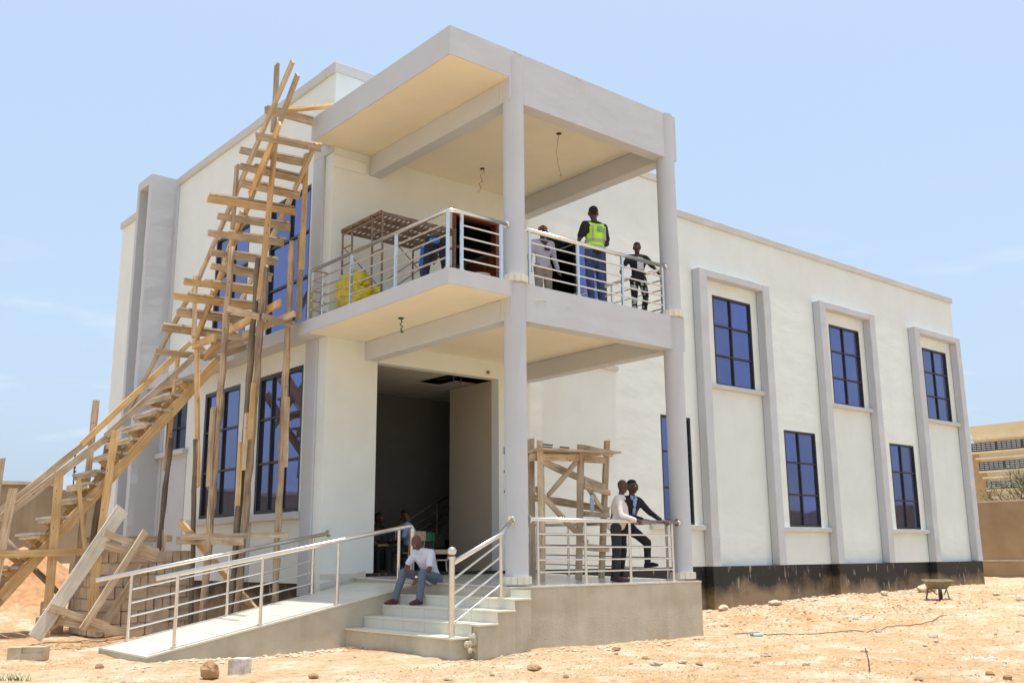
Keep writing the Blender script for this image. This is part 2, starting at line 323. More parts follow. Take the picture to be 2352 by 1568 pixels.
def wpos(o):
    p = V3((0, 0, 0))
    while o: p = p+o.location; o = o.parent
    return p
def place(o, c, parent=None):
    if parent: o.parent = parent; o.location = V3(c)-wpos(parent)
    else: o.location = V3(c)
def tag(o, label=None, cat=None, group=None, kind=None):
    if label: o['label'] = label
    if cat: o['category'] = cat
    if group: o['group'] = group
    if kind: o['kind'] = kind
    return o
def thing(name, loc, label, cat, group=None):
    o = bpy.data.objects.new(name, None); COL.objects.link(o); o.location = V3(loc); o.empty_display_size = .2
    return tag(o, label, cat, group)

def plank(name, p, q, w, t, m, parent, face=None, rough=.006, roundish=False):
    """a sawn board or bark pole from p to q: its own object whose X runs along the grain"""
    p, q = V3(p), V3(q); d = q-p; Lg = d.length; X = d.normalized()
    ref = V3(face) if face is not None else V3((0, 1, 0))
    Z = (ref-X*ref.dot(X))
    if Z.length < .05: Z = X.orthogonal()
    Z.normalize(); Y = Z.cross(X)
    vs = []; fs = []; N = max(3, int(Lg/.35)+1)
    if roundish:
        n = 8
        for i in range(N+1):
            rr = w/2*(1+random.uniform(-.14, .14)); oy = random.uniform(-1, 1)*w*.10; oz = random.uniform(-1, 1)*w*.10
            for j in range(n): vs.append((Lg*(i/N-.5), oy+rr*cos(2*pi*j/n), oz+rr*sin(2*pi*j/n)))
    else:
        n = 4; bow = random.uniform(-1, 1)*.012*Lg/2; tw = random.uniform(-.06, .06)
        for i in range(N+1):
            u = i/N; a = tw*(u-.5); b0 = bow*(4*u*(1-u))
            hw = w/2+random.uniform(-1, 1)*rough; ht = t/2
            ex = random.uniform(-.015, .015) if i in (0, N) else 0
            for (yy, zz) in ((-hw, -ht), (hw, -ht), (hw, ht), (-hw, ht)):
                vs.append((Lg*(u-.5)+ex*(1 if yy > 0 else -1), yy*cos(a)-zz*sin(a)+b0*.4, yy*sin(a)+zz*cos(a)+b0))
    for i in range(N):
        for j in range(n): fs.append((i*n+j, i*n+(j+1) % n, (i+1)*n+(j+1) % n, (i+1)*n+j))
    fs += [tuple(range(n-1, -1, -1)), tuple(N*n+j for j in range(n))]
    me = bpy.data.meshes.new(name); me.from_pydata(vs, [], fs)
    if roundish:
        for f in me.polygons: f.use_smooth = True
    me.materials.append(m); o = bpy.data.objects.new(name, me); COL.objects.link(o)
    mid = (p+q)/2
    o.rotation_euler = Matrix((X, Y, Z)).transposed().to_euler()
    place(o, mid, parent); return o

def wall_grid(name, m, plane, pos, thick, us, zs, holes, parent, z_top=None):
    """wall in a plane with real openings. plane 'y': faces -Y, u = x ; plane 'x': faces -X, u = y. thickness goes inward (+)"""
    U = sorted(set([us[0], us[1]]+[h for H in holes for h in H[:2]])); Zs = sorted(set([zs[0], zs[1]]+[h for H in holes for h in H[2:4]]))
    U = [u for u in U if us[0] <= u <= us[1]]; Zs = [z for z in Zs if zs[0] <= z <= zs[1]]
    def solid(i, j):
        if i < 0 or j < 0 or i >= len(U)-1 or j >= len(Zs)-1: return False
        cu, cz = (U[i]+U[i+1])/2, (Zs[j]+Zs[j+1])/2
        return not any(h[0] < cu < h[1] and h[2] < cz < h[3] for h in holes)
    P = (lambda u, d, z: (u, pos+d, z)) if plane == 'y' else (lambda u, d, z: (pos+d, u, z))
    b = MB()
    for i in range(len(U)-1):
        for j in range(len(Zs)-1):
            if not solid(i, j): continue
            a, c, e, f = U[i], U[i+1], Zs[j], Zs[j+1]
            for d in (0, thick): b.add([P(a, d, e), P(c, d, e), P(c, d, f), P(a, d, f)], [(0, 1, 2, 3)])
            if not solid(i-1, j): b.add([P(a, 0, e), P(a, thick, e), P(a, thick, f), P(a, 0, f)], [(0, 1, 2, 3)])
            if not solid(i+1, j): b.add([P(c, 0, e), P(c, thick, e), P(c, thick, f), P(c, 0, f)], [(0, 1, 2, 3)])
            if not solid(i, j-1): b.add([P(a, 0, e), P(c, 0, e), P(c, thick, e), P(a, thick, e)], [(0, 1, 2, 3)])
            if not solid(i, j+1): b.add([P(a, 0, f), P(c, 0, f), P(c, thick, f), P(a, thick, f)], [(0, 1, 2, 3)])
    # weld and orient
    xs = list(zip(*b.v)); c0 = V3([(min(a)+max(a))/2 for a in xs])
    me = bpy.data.meshes.new(name); me.from_pydata([V3(p)-c0 for p in b.v], [], b.f)
    bm = bmesh.new(); bm.from_mesh(me); bmesh.ops.remove_doubles(bm, verts=bm.verts, dist=1e-4); bmesh.ops.recalc_face_normals(bm, faces=bm.faces); bm.to_mesh(me); bm.free()
    me.materials.append(m); o = bpy.data.objects.new(name, me); COL.objects.link(o); place(o, c0, parent); return o

# ------------------------------------------------------------ ground
def sm(a, b, x):
    t = min(1, max(0, (x-a)/(b-a))); return t*t*(3-2*t)
def gh(x, y, fine=True):
    z = -1.0
    z += .30*sm(7, 26, x)+.12*sm(26, 60, x)                          # rises along the long side
    z += 1.25*sm(9.5, 18, y)*(1-sm(2, 6, x))*sm(-14, -4, x)             # rises behind on the ladder side
    z += .55*math.exp(-(((x+2.5)/1.8)**2+((y-12.5)/1.6)**2))          # spoil heap
    z -= .12*sm(-2, -11, y)
    z -= .05*sm(-1, -6, x)*sm(9, 2, y)
    z += .12*math.exp(-(((x-16.2)/1.6)**2+((y-3.5)/.7)**2)) + .10*math.exp(-(((x-23)/2.2)**2+((y-3.2)/1.2)**2))
    if abs(x) < 60 and abs(y) < 60:
        z += .07*(NZ.noise(V3((x*.35, y*.35, 3.3))))+.035*NZ.noise(V3((x*1.3, y*1.3, 7.7)))
        if fine: z += (.03*NZ.noise(V3((x*3.3, y*3.3, 1.2)))+.022*abs(NZ.noise(V3((x*7.1, y*7.1, 5.2)))))*(.5+sm(-4, 6, x)*.9)
    return z
def graded(a, b, st, far):
    out = []; v = a
    while v < b: out.append(v); v += st
    s = st; v = b; hi = []
    while v < far: hi.append(v); s *= 1.22; v += s
    hi.append(far); s = st; v = a; lo = []
    while v > -far: s *= 1.22; v -= s; lo.append(max(v, -far))
    return sorted(set(lo+out+hi))
gx = graded(-9, 29, .085, 900); gy = graded(-8, 6, .085, 900)
ny = len(gy)
gv = [(x, y, gh(x, y)) for x in gx for y in gy]
gf = [(i*ny+j, (i+1)*ny+j, (i+1)*ny+j+1, i*ny+j+1) for i in range(len(gx)-1) for j in range(ny-1)]
me = bpy.data.meshes.new('ground'); me.from_pydata(gv, [], gf); me.materials.append(M['ground'])
for p in me.polygons: p.use_smooth = True
ground = bpy.data.objects.new('ground', me); COL.objects.link(ground); ground['kind'] = 'structure'

# ------------------------------------------------------------ the building
XL, YD, XT, XR = .43, 4.50, 10.19, 26.15
ZC0, ZC1, ZB, ZS0, ZS1, ZSB = 8.485, 9.0, 8.06, 4.573, 4.835, 4.195
W_ = 5.63
B = thing('office_building', (8, 8, -1), 'white two storey building with grey trim, projecting balcony and blue mirror windows', 'building')
TW, TB = .10, -.9        # paint line, foot of wall
# windows: u0,u1,z0,z1
UW = [(12.28, 14.0), (17.95, 19.67), (23.69, 25.40)]
LW = [(9.95, 11.12), (15.22, 16.79), (20.96, 22.50)]
holesF = [(1.574, 4.69, .04, 4.19), (3.41, 4.71, 4.85, 7.79), (6.14, 8.17, 4.9, 7.87)]
holesF += [(a, b, 4.85, 7.36) for a, b in UW]+[(a, b, 1.13, 3.86) for a, b in LW]
# front wall, tall part and long part
wall_grid('front_wall', M['wall'], 'y', YD, .25, (XL, XT), (TW, 10.1), [h for h in holesF if h[1] < XT]+[(9.95, 11, 1.13, 3.86)], B)
wall_grid('front_wall', M['wall'], 'y', YD+.012, .25, (XT, XR), (TW, 9.31), [h for h in holesF if h[0] > XT-1], B)
wall_grid('plinth_band', M['bitumen'], 'y', YD+.03, .22, (XL+.03, XR), (-1.6, TW), [], B)
holesL = [(5.41, 7.365, 1.266, 4.156), (8.27, 10.16, 1.266, 4.156), (11.2, 12.48, 2.97, 4.2), (5.36, 7.2, 4.9, 7.95), (8.2, 10.03, 4.9, 7.9)]
wall_grid('side_wall', M['wall'], 'x', XL, .25, (YD+.25, 17.0), (-.08, 10.1), holesL, B)
wall_grid('plinth_band', M['bitumen'], 'x', XL+.03, .22, (YD+.25, 17.0), (-1.6, -.08), [], B)
MB().box(XL+.25, XR, 16.75, 17, -1, 9.3).box(XR-.25, XR, YD+.27, 16.75, -1, 9.3).build('rear_wall', M['wall'], B)
MB().box(XL+.25, XT+.01, YD+.25, 13.0, 9.75, 9.95).box(XT+.01, XR-.25, YD+.27, 16.7, 9.0, 9.2).box(XL+.25, XT, 13.0, 16.7, 9.75, 9.95).build('roof_slab', M['interior'], B)
MB().box(XT-.25, XT, YD+.25, 16.75, 9.2, 10.1).build('parapet_wall', M['wall'], B)
MB().box(XL+.25, XR-.25, YD+.27, 16.7, 4.45, 4.85).build('floor_slab', M['interior'], B)
# copings
def coping(segs):
    for s in segs: MB().box(*s).build('coping', M['coping'], B, bevel=.012)
coping([(XL-.06, XT+.06, YD-.06, YD+.31, 10.1, 10.31), (XL-.06, XL+.31, YD+.312, 12.74, 10.1, 10.31), (XT-.31, XT+.06, YD+.312, 16.8, 10.1, 10.31),
        (XT+.062, XR+.06, YD-.05, YD+.31, 9.31, 9.51), (XL-.06, XL+.31, 13.9, 17.06, 10.02, 10.22), (XR-.25, XR+.06, YD+.312, 16.8, 9.31, 9.51)])
# tall frame fin on the side wall
FY0, FY1, FX = 12.80, 13.82, -.27
MB().box(FX, XL, FY0, FY0+.22, -1.3, 10.33).build('portal_pier', M['trim'], B, bevel=.01)
MB().box(FX, XL, FY1-.16, FY1, -1.3, 10.33).build('portal_pier', M['trim'], B, bevel=.01)
MB().box(FX, XL, FY0+.22, FY1-.16, 10.08, 10.33).build('portal_head', M['trim'], B, bevel=.01)
MB().box(XL-.03, XL, 12.60, FY0, -.1, 10.1).build('grey_strip', M['trim'], B)
MB().box(XL-.02, XL, 11.05, 12.58, -.08, 2.8).build('grey_panel', M['trim'], B)
# pilaster strips by the corner
MB().box(XL-.05, XL, 4.83, 5.27, -.3, ZS0).build('corner_pilaster', M['trim'], B, bevel=.008)
MB().box(XL-.05, XL, 4.80, 5.22, ZS1, 8.35).build('corner_pilaster', M['trim'], B, bevel=.008)
MB().box(XL-.05, XL, 4.46, 5.22, 8.352, 8.62).build('corner_pilaster', M['trim'], B, bevel=.008)
MB().box(XL, 1.2, YD-.05, YD, 8.05, 8.3).build('wall_corbel', M['wall'], B, bevel=.02)
# canopy and balcony slabs
MB().box(0, W_, 0, YD, ZC0, ZC1).box(0, XL-.06, YD, 4.64, ZC0, ZC1).build('canopy_slab', M['trim'], B)
MB().box(.02, W_-.02, .02, YD-.005, ZC0-.006, ZC0-.001).build('canopy_soffit', M['soffit'], B)
MB().box(0, W_, 0, YD, ZS0, ZS1).box(0, XL-.003, YD, FY0-.003, ZS0, ZS1).build('balcony_slab', M['trim'], B)
MB().box(.02, W_-.02, .02, YD-.005, ZS0-.006, ZS0-.001).build('balcony_soffit', M['soffit'], B)
MB().box(.03, W_-.03, .03, YD-.005, ZS1+.001, ZS1+.012).build('balcony_floor', M['tile_grey'], B)
# beams
for z0, z1 in ((ZB, ZC0-.008), (ZSB, ZS0-.008)):
    MB().box(1.28, W_, 0, .27, z0, z1+.008).build('front_beam', M['trim'], B)
    MB().box(1.28, 1.56, .272, YD, z0, z1).build('cross_beam', M['trim'], B, bevel=.012)
    MB().box(W_-.30, W_-.01, .272, YD, z0, z1).build('cross_beam', M['trim'], B, bevel=.012)
# columns
AX, BX, CY, CR_ = 1.455, 5.41, .115, .185
for cx_, ztop in ((AX, 8.88), (BX, 8.995)):
    pts = [(cx_, CY, z) for z in (.0, 4.6)]
    MB().tube((cx_, CY, .06), (cx_, CY, ZS1-.012), CR_, 28, None, False).build('column', M['colgrey'], B)
    MB().tube((cx_, CY, ZS1-.02), (cx_, CY, ztop), CR_, 28, CR_*.98, False).build('column', M['colgrey'], B)
    for zb in (-.03, ZS1):
        b = MB()
        for k in range(14):
            a0, a1 = 2*pi*k/14+.012, 2*pi*(k+1)/14-.012; r = CR_+.05
            vs = [(cx_+q*cos(a), CY+q*sin(a), z) for z in (zb, zb+.115) for q in (CR_-.02, r) for a in (a0, a1)]
            b.add(vs, [(0, 1, 3, 2), (4, 6, 7, 5), (2, 3, 7, 6), (0, 4, 5, 1), (0, 2, 6, 4), (1, 5, 7, 3)])
        b.build('base_tiles', M['tile'], B)
for o in COL.objects:
    if o.name.startswith('column'):
        for p in o.data.polygons:
            if len(p.vertices) == 4: p.use_smooth = True
# small drips and chips of fresh cement on the slabs
for cx_ in (AX, BX): MB().tube((cx_, CY, 8.872 if cx_ == AX else 8.988), (cx_, CY, 8.88 if cx_ == AX else 8.996), CR_*.98, 28).build('column_top', M['colgrey'], B); MB().tube((cx_, CY, ZS1-.02), (cx_, CY, ZS1-.012), CR_, 28).build('column_top', M['colgrey'], B)
for p in ((3.0, -.004, 8.98), (1.52, -.006, 8.985), (1.9, -.004, 4.60), (2.6, -.004, 4.59)):
    b = MB()
    for k in range(5): b.sphere((p[0]+random.uniform(-.12, .12), p[1]+.01, p[2]+random.uniform(-.02, .015)), random.uniform(.02, .045), 6, 4, (1.6, .35, .5))
    b.build('cement_chip', M['cap_cement'], B)

# window builder -----------------------------------------------------------
def window(plane, pos, u0, u1, z0, z1, ms, ts, fw_=.06, mw=.045, deep=.055, name='window', skip=()):
    P = (lambda u, d, z: (u, pos+d, z)) if plane == 'y' else (lambda u, d, z: (pos+d, u, z))
    def bx(b, ua, ub, za, zb, d0, d1):
        p, q = P(ua, d0, za), P(ub, d1, zb); b.box(min(p[0], q[0]), max(p[0], q[0]), min(p[1], q[1]), max(p[1], q[1]), p[2], q[2])
    b = MB(); e = .004
    bx(b, u0+e, u0+fw_, z0+e, z1-e, .012, .11); bx(b, u1-fw_, u1-e, z0+e, z1-e, .012, .11)
    bx(b, u0+fw_, u1-fw_, z0+e, z0+fw_, .014, .11); bx(b, u0+fw_, u1-fw_, z1-fw_, z1-e, .014, .11)
    U = [u0+fw_]+[u0+(u1-u0)*f for f in ms]+[u1-fw_]; Zs = [z0+fw_]+[z0+(z1-z0)*f for f in ts]+[z1-fw_]
    for u in U[1:-1]: bx(b, u-mw/2, u+mw/2, z0+fw_, z1-fw_, .02, .10)
    for z in Zs[1:-1]: bx(b, U[0], U[-1], z-mw/2, z+mw/2, .026, .09)
    fr = b.build(name, M['frame'], B)
    for i in range(len(U)-1):
        for j in range(len(Zs)-1):
            if (i, j) in skip or i in skip: continue
            b = MB(); k = mw/2
            bx(b, U[i]+(k if i else 0), U[i+1]-(k if i < len(U)-2 else 0), Zs[j]+(k if j else 0), Zs[j+1]-(k if j < len(Zs)-2 else 0), .066, .074)
            o = b.build('pane', M['glass'], fr)
            o.rotation_euler = (random.uniform(-.004, .004), random.uniform(-.004, .004), random.uniform(-.004, .004))
    return fr
for a, b_ in UW: window('y', YD, a, b_, 4.85, 7.36, [.47], [1/3, 2/3])
for i, (a, b_) in enumerate(LW): window('y', YD, a, b_, 1.13, 3.86, [.46], [1/3, 2/3], skip=())
window('x', XL, 5.41, 7.365, 1.266, 4.156, [.40, .70], [.36, .68], fw_=.085)
window('x', XL, 8.27, 10.16, 1.266, 4.156, [.46], [.36, .68], fw_=.085)
window('x', XL, 11.2, 12.48, 2.97, 4.2, [.5], [.45])
window('x', XL, 5.36, 7.2, 4.9, 7.95, [.5], [.36, .68])
window('x', XL, 8.2, 10.03, 4.9, 7.9, [.5], [.36, .68])
window('y', YD, 6.14, 8.17, 4.9, 7.87, [.5], [], skip=(0,), name='sliding_door')
# sills
def sill(*s): MB().box(*s).build('sill', M['coping'], B, bevel=.008)
F = [(11.45, 14.60), (17.136, 20.28), (22.83, 26.05)]; FW, FP = .42, .25
for a, b_ in F: sill(a+FW+.002, b_-FW+.20, YD-.125, YD+.03, 4.73, 4.848)
for a, b_ in ((9.4, 11.448), (14.602, 17.134), (20.282, 22.828)): sill(a, b_, YD-.125, YD+.03, 1.0, 1.125)
sill(6.0, 8.4, YD-.10, YD+.03, 4.78, 4.898)
sill(XL-.15, XL+.03, 5.28, 10.55, 1.12, 1.26); sill(XL-.15, XL+.03, 11.0, 12.78, 2.84, 2.965)
MB().box(XL-.012, XL-.002, 7.45, 8.2, -.08, 1.11).build('grey_panel', M['trim'], B)
# portal frames on the long side
for a, b_ in F:
    MB().box(a, a+FW-.10, YD-FP, YD, TW, 7.94).build('portal_pier', M['trim'], B, bevel=.012)
    MB().box(b_-FW+.10, b_, YD-FP, YD, TW, 7.94).build('portal_pier', M['trim'], B, bevel=.012)
    MB().box(a+FW-.10, b_-FW+.10, YD-FP+.002, YD, 7.74, 7.94).build('portal_head', M['trim'], B, bevel=.012)
    MB().box(a+.01, b_-.01, YD-FP+.015, YD+.025, -1.6, TW).build('plinth_band', M['bitumen'], B, bevel=.01)
# entrance: terrace, tiled steps, ramp ---------------------------------------
def slab(b, x0, x1, y0, y1, zt, zb=-1.35):     # zt(x,y) corner heights
    vs = [(x0, y0, zb), (x1, y0, zb), (x1, y1, zb), (x0, y1, zb), (x0, y0, zt(x0, y0)), (x1, y0, zt(x1, y0)), (x1, y1, zt(x1, y1)), (x0, y1, zt(x0, y1))]
    return b.add(vs, [(3, 2, 1, 0), (4, 5, 6, 7), (0, 1, 5, 4), (1, 2, 6, 5), (2, 3, 7, 6), (3, 0, 4, 7)])
tf = lambda x, y: -.062+.1*(y/4.5)
pl = slab(MB(), 1.16, W_+.02, -.10, YD+.02, lambda x, y: tf(x, y)-.03).build('terrace_base', M['plinth'], B)
rz = lambda x, y=0: -.94+.193*(x+3.45)
def floor_tiles(x0, x1, y0, y1, nx, ny_, zt, nm, m, th=.026, gap=.004):
    proto = {}
    for i in range(nx):
        for j in range(ny_):
            a, b2 = x0+(x1-x0)*i/nx+gap, x0+(x1-x0)*(i+1)/nx-gap; c, d = y0+(y1-y0)*j/ny_+gap, y0+(y1-y0)*(j+1)/ny_-gap
            b = MB(); vs = [(x, y, zt(x, y)+k) for k in (-th, 0) for y in (c, d) for x in (a, b2)]
            b.add(vs, [(0, 2, 3, 1), (4, 5, 7, 6), (0, 1, 5, 4), (2, 6, 7, 3), (0, 4, 6, 2), (1, 3, 7, 5)]); b.build(nm, m, B)
floor_tiles(1.14, W_+.02, -.12, YD, 8, 8, tf, 'floor_tile', M['tile_grey'])
slab(MB(), -3.45, 1.16, 2.40, YD-.07, lambda x, y: rz(x)-.03 if x < 0 else rz(x)-.03).build('ramp_base', M['plinth'], B)
floor_tiles(-3.46, 1.135, 2.38, YD-.07, 8, 3, lambda x, y: rz(x), 'ramp_tile', M['tile'])
MB().box(XL, 1.18, YD-.016, YD-.001, 0, .1).build('skirting', M['tile_grey'], B)
b = MB(); b.add([(XL, YD-.014, rz(XL)), (1.4, YD-.014, .04), (1.4, YD-.014, .15), (XL, YD-.014, rz(XL)+.12), (XL, YD, rz(XL)), (1.4, YD, .04), (1.4, YD, .15), (XL, YD, rz(XL)+.12)],
    [(0, 1, 2, 3), (7, 6, 5, 4), (0, 4, 5, 1), (3, 2, 6, 7), (0, 3, 7, 4), (1, 5, 6, 2)]); b.build('skirting', M['tile_grey'], B)
MB().box(XL+.0, 1.16, YD-.008, YD+.2, -1.2, TW).build('wall_foot', M['wall'], B)
treads = [(.80, -.215, -.55), (.45, -.37, -.60), (.10, -.54, -.63), (-.25, -.715, -.48)]
prev = 1.15; pz = -.07
for k, (x, z, ye) in enumerate(treads):
    MB().box(x+.012, prev+.02, ye+.02, 2.40, -1.35, z-.028).build('step_base', M['plinth'], B)
    MB().box(x-.02, prev+.004, ye-.02, 2.395, z-.026, z).build('tread_tile', M['tile'], B, bevel=.003)
    n = 5
    for i in range(n):
        a, c = ye+(2.395-ye)*i/n+.003, ye+(2.395-ye)*(i+1)/n-.003
        MB().box(prev-.008, prev+.006, a, c, z+.001, pz-.028).build('riser_tile', M['tile'], B)
    prev, pz = x, z
MB().box(1.14, 1.156, -.1, 2.39, -.215, -.09).build('terrace_edge', M['plinth'], B)
# crumbled render beside the steps
b = MB()
for k in range(90):
    t = random.random(); x = -.1+t*1.4; b.sphere((x, -.62+random.uniform(-.02, .08)+.3*t, random.uniform(-.95, -.72+.42*t)), random.uniform(.02, .07), 6, 4, (1, .6, 1))
tag(b.build('crumbled_render', M['plinth'], B), kind='stuff')

# foyer behind the opening -------------------------------------------------
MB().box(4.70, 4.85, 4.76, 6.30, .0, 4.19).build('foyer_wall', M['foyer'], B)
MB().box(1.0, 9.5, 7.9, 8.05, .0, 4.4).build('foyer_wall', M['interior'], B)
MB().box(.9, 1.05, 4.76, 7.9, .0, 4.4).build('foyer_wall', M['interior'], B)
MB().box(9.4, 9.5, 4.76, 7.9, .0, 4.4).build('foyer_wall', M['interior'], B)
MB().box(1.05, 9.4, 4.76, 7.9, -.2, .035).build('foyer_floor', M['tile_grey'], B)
MB().box(1.574, 4.69, YD+.02, 4.758, -.2, .038).build('foyer_floor', M['tile_grey'], B)
hole = {(2, 0), (3, 0)}
for i in range(13):
    for j in range(5):
        if (i, j) in ((4, 0), (5, 0), (4, 1)): continue
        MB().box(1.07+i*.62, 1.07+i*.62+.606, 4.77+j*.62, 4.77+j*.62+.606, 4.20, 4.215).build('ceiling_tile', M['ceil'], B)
MB().box(3.35, 4.9, 4.9, 4.95, 4.25, 4.3).box(4.1, 4.2, 4.78, 6, 4.3, 4.36).build('ceiling_duct', M['void'], B)
MB().path([(3.9, 5.1, 4.35), (3.95, 5.15, 4.12), (4.1, 5.12, 4.08), (4.2, 5.2, 4.3)], .012, 6).build('loose_wire', M['cable'], B)
# staircase inside
st = MB()
for k in range(11): st.box(3.6+k*.28, 3.6+(k+1)*.28+.02, 6.9, 7.85, .04+k*.17-.12 if k else .04, .04+(k+1)*.17)
st.build('inner_stair', M['interior'], B)
sr = MB(); sx = lambda x: 1.2+(x-3.94)*.505
for o_ in (0, -.2, -.38, -.56): sr.tube((3.2, 6.85, sx(3.2)+o_), (6.6, 6.85, sx(6.6)+o_), .022 if o_ == 0 else .010, 6)
for x in (3.62, 4.75, 5.9): sr.tube((x, 6.85, sx(x)), (x, 6.85, sx(x)-.95), .016, 6)
sr.build('inner_railing', M['steel'], B)
# switch plates at the entrance, cable outlet over it
for z, h in ((2.62, .16), (2.18, .05), (1.75, .05)): MB().box(4.83, 4.90, YD-.02, YD-.001, z-h/2, z+h/2).build('switch_plate', M['frame'], B)
MB().box(4.35, 4.43, YD-.014, YD-.001, 4.27, 4.34).build('outlet_box', M['rust'], B)
# upper door, brown frame with a part open leaf
d = MB(); d.box(3.41, 3.50, YD-.02, YD+.16, 4.85, 7.79).box(4.62, 4.71, YD-.02, YD+.16, 4.85, 7.79).box(3.50, 4.62, YD-.018, YD+.16, 7.70, 7.79)
df = d.build('door_frame', M['brown'], B)
lf = MB(); lf.box(4.57, 4.615, YD+.16, YD+1.05, 4.87, 7.0).build('door_leaf', M['brown'], df)
MB().box(4.545, 4.57, YD+.3, YD+.9, 5.9, 6.8).build('door_panel', M['brown'], df)
MB().box(3.5, 4.62, YD+.08, YD+.11, 7.0, 7.06).build('transom', M['brown'], df)
# hanging wires
def wire(pts, label, r=.009, col='cable', bulb=None):
    o = thing('hanging_wire', pts[0], label, 'wire'); MB().path(pts, r, 5).build('wire', M[col], o)
    MB().tube(V3(pts[0])-V3((0, 0, .012)), pts[0], .05, 10).build('ceiling_hole', M['void'], o)
    if bulb: MB().sphere(pts[-1], bulb, 8, 6, (1.2, 1.2, .7)).build('connector', M[col], o)
wire([(3.53, 1.18, 8.475), (3.47, 1.15, 8.3), (3.43, 1.15, 8.05), (3.48, 1.16, 7.8), (3.52, 1.13, 7.58)], 'long thin wire hanging from the canopy ceiling nearest the vest wearer', .007, 'old', .03)
wire([(3.48, 3.53, 8.475), (3.5, 3.5, 8.4), (3.4, 3.5, 8.28), (3.47, 3.52, 8.18), (3.36, 3.5, 8.1), (3.42, 3.5, 8.0), (3.34, 3.5, 7.9)], 'short kinked wire hanging from the canopy ceiling above the brown door', .012, 'old')
wire([(.70, 2.37, 4.56), (.73, 2.38, 4.5), (.68, 2.36, 4.44), (.74, 2.37, 4.4), (.69, 2.35, 4.36), (.72, 2.36, 4.31)], 'green wire stub hanging under the balcony slab', .014, 'green', .03)

# ------------------------------------------------------------ railings
def railing(loc, label, group, rail, posts, bars, br=.0155, rr=.036, pr=.026, flange=(), square=False, extra=None):
    """rail: polyline of the handrail; posts: (x,y,z0,z1); bars: list of (p,q)"""
    t = thing('steel_railing', loc, label, 'railing', group)
    MB().path(rail, rr, 12).build('handrail', M['steel'], t, smooth=True)
    for (x, y, z0, z1) in posts:
        b = MB()
        if square: b.box(x-pr, x+pr, y-pr*.6, y+pr*.6, z0, z1)
        else: b.tube((x, y, z0), (x, y, z1), pr, 10)
        p = b.build('post', M['steel'], t, smooth=False)
        MB().tube((x, y, z0), (x, y, z0+.018), pr*2.1, 12).build('post_foot', M['steel'], p)
    for p, q in bars: MB().tube(p, q, br, 8).build('bar', M['steel'], t)
    for (c, d) in flange:
        c = V3(c); d = V3(d).normalized(); MB().tube(c-d*.02, c+d*.01, rr*1.9, 14).build('flange', M['steel'], t)
    if extra: extra(t)
    return t
LV = (.2, .385, .58, .78)
GR = 'stainless steel railings round the entrance and balcony'
# terrace front
zt = lambda y: tf(0, y)
P = [1.82, 2.88, 3.95, 5.06]; y = .03; z0 = zt(y); top = z0+1.03
railing((3.4, y, z0), 'level steel railing along the terrace front where two men lean', GR, [(AX+.19, y, top), (BX-.19, y, top)], [(x, y, z0, top) for x in P],
        [((P[i], y, z0+f*1.03), (P[i+1], y, z0+f*1.03)) for i in range(3) for f in LV], flange=[((BX-.19, y, top), (1, 0, 0)), ((AX+.19, y, top), (1, 0, 0))])
P = [.39, 1.68, 3.04, 4.35]; x = 5.32
railing((x, 2.4, 0), 'steel railing along the far side of the terrace, behind the timber trestle', GR, [(x, .25, zt(.25)+1.03), (x, YD, zt(YD)+1.0)], [(x, q, zt(q), zt(q)+1.02) for q in P],
        [((x, P[i], zt(P[i])+f*1.03), (x, P[i+1], zt(P[i+1])+f*1.03)) for i in range(3) for f in LV])
# balcony
zb = ZS1+.01; H = .98; y = .08; x = .08
P = [(x, .13), (x, 1.62), (x, 3.08), (x, 4.55)]
def ret(t):
    for f in (1, .78, .58, .385, .2): MB().tube((x, 4.55, zb+H*f), (XL, 4.55, zb+H*f), .0125 if f < 1 else .022, 8).build('bar', M['steel'], t)
    MB().tube((XL-.12, 4.55, zb), (XL-.12, 4.55, zb+H), .02, 8).build('post', M['steel'], t)
railing((.08, 2.3, zb), 'steel railing that turns the corner of the balcony in front of the yellow tarpaulin', GR,
        [(x, 4.56, zb+H), (x, .35, zb+H), (x, .2, zb+H), (x+.03, .13, zb+H), (x+.1, .09, zb+H), (.35, y, zb+H), (AX-.19, y, zb+H)],
        [(a, b_, zb, zb+H) for a, b_ in P]+[(.32, y, zb, zb+H), (1.14, y, zb, zb+H)],
        [((x, P[i][1], zb+f*H), (x, P[i+1][1], zb+f*H)) for i in range(3) for f in LV]+[((.32, y, zb+f*H), (1.14, y, zb+f*H)) for f in LV], square=True, flange=[((AX-.19, y, zb+H), (1, 0, 0))], extra=ret)
P = [1.76, 2.90, 4.03, 5.14]
railing((3.4, y, zb), 'steel balcony railing between the two columns in front of the vest wearer', GR, [(AX+.19, y, zb+H), (BX-.19, y, zb+H)], [(a, y, zb, zb+H) for a in P],
        [((P[i], y, zb+f*H), (P[i+1], y, zb+f*H)) for i in range(3) for f in LV], square=True, flange=[((BX-.19, y, zb+H), (1, 0, 0)), ((AX+.19, y, zb+H), (1, 0, 0))])
P = [.27, 1.61, 3.0, 4.38]; xs_ = 5.34
railing((xs_, 2.4, zb), 'steel railing closing the far side of the balcony behind the man in black', GR, [(xs_, .22, zb+H), (xs_, YD, zb+H)], [(xs_, a, zb, zb+H) for a in P],
        [((xs_, P[i], zb+f*H), (xs_, P[i+1], zb+f*H)) for i in range(3) for f in LV], square=True)
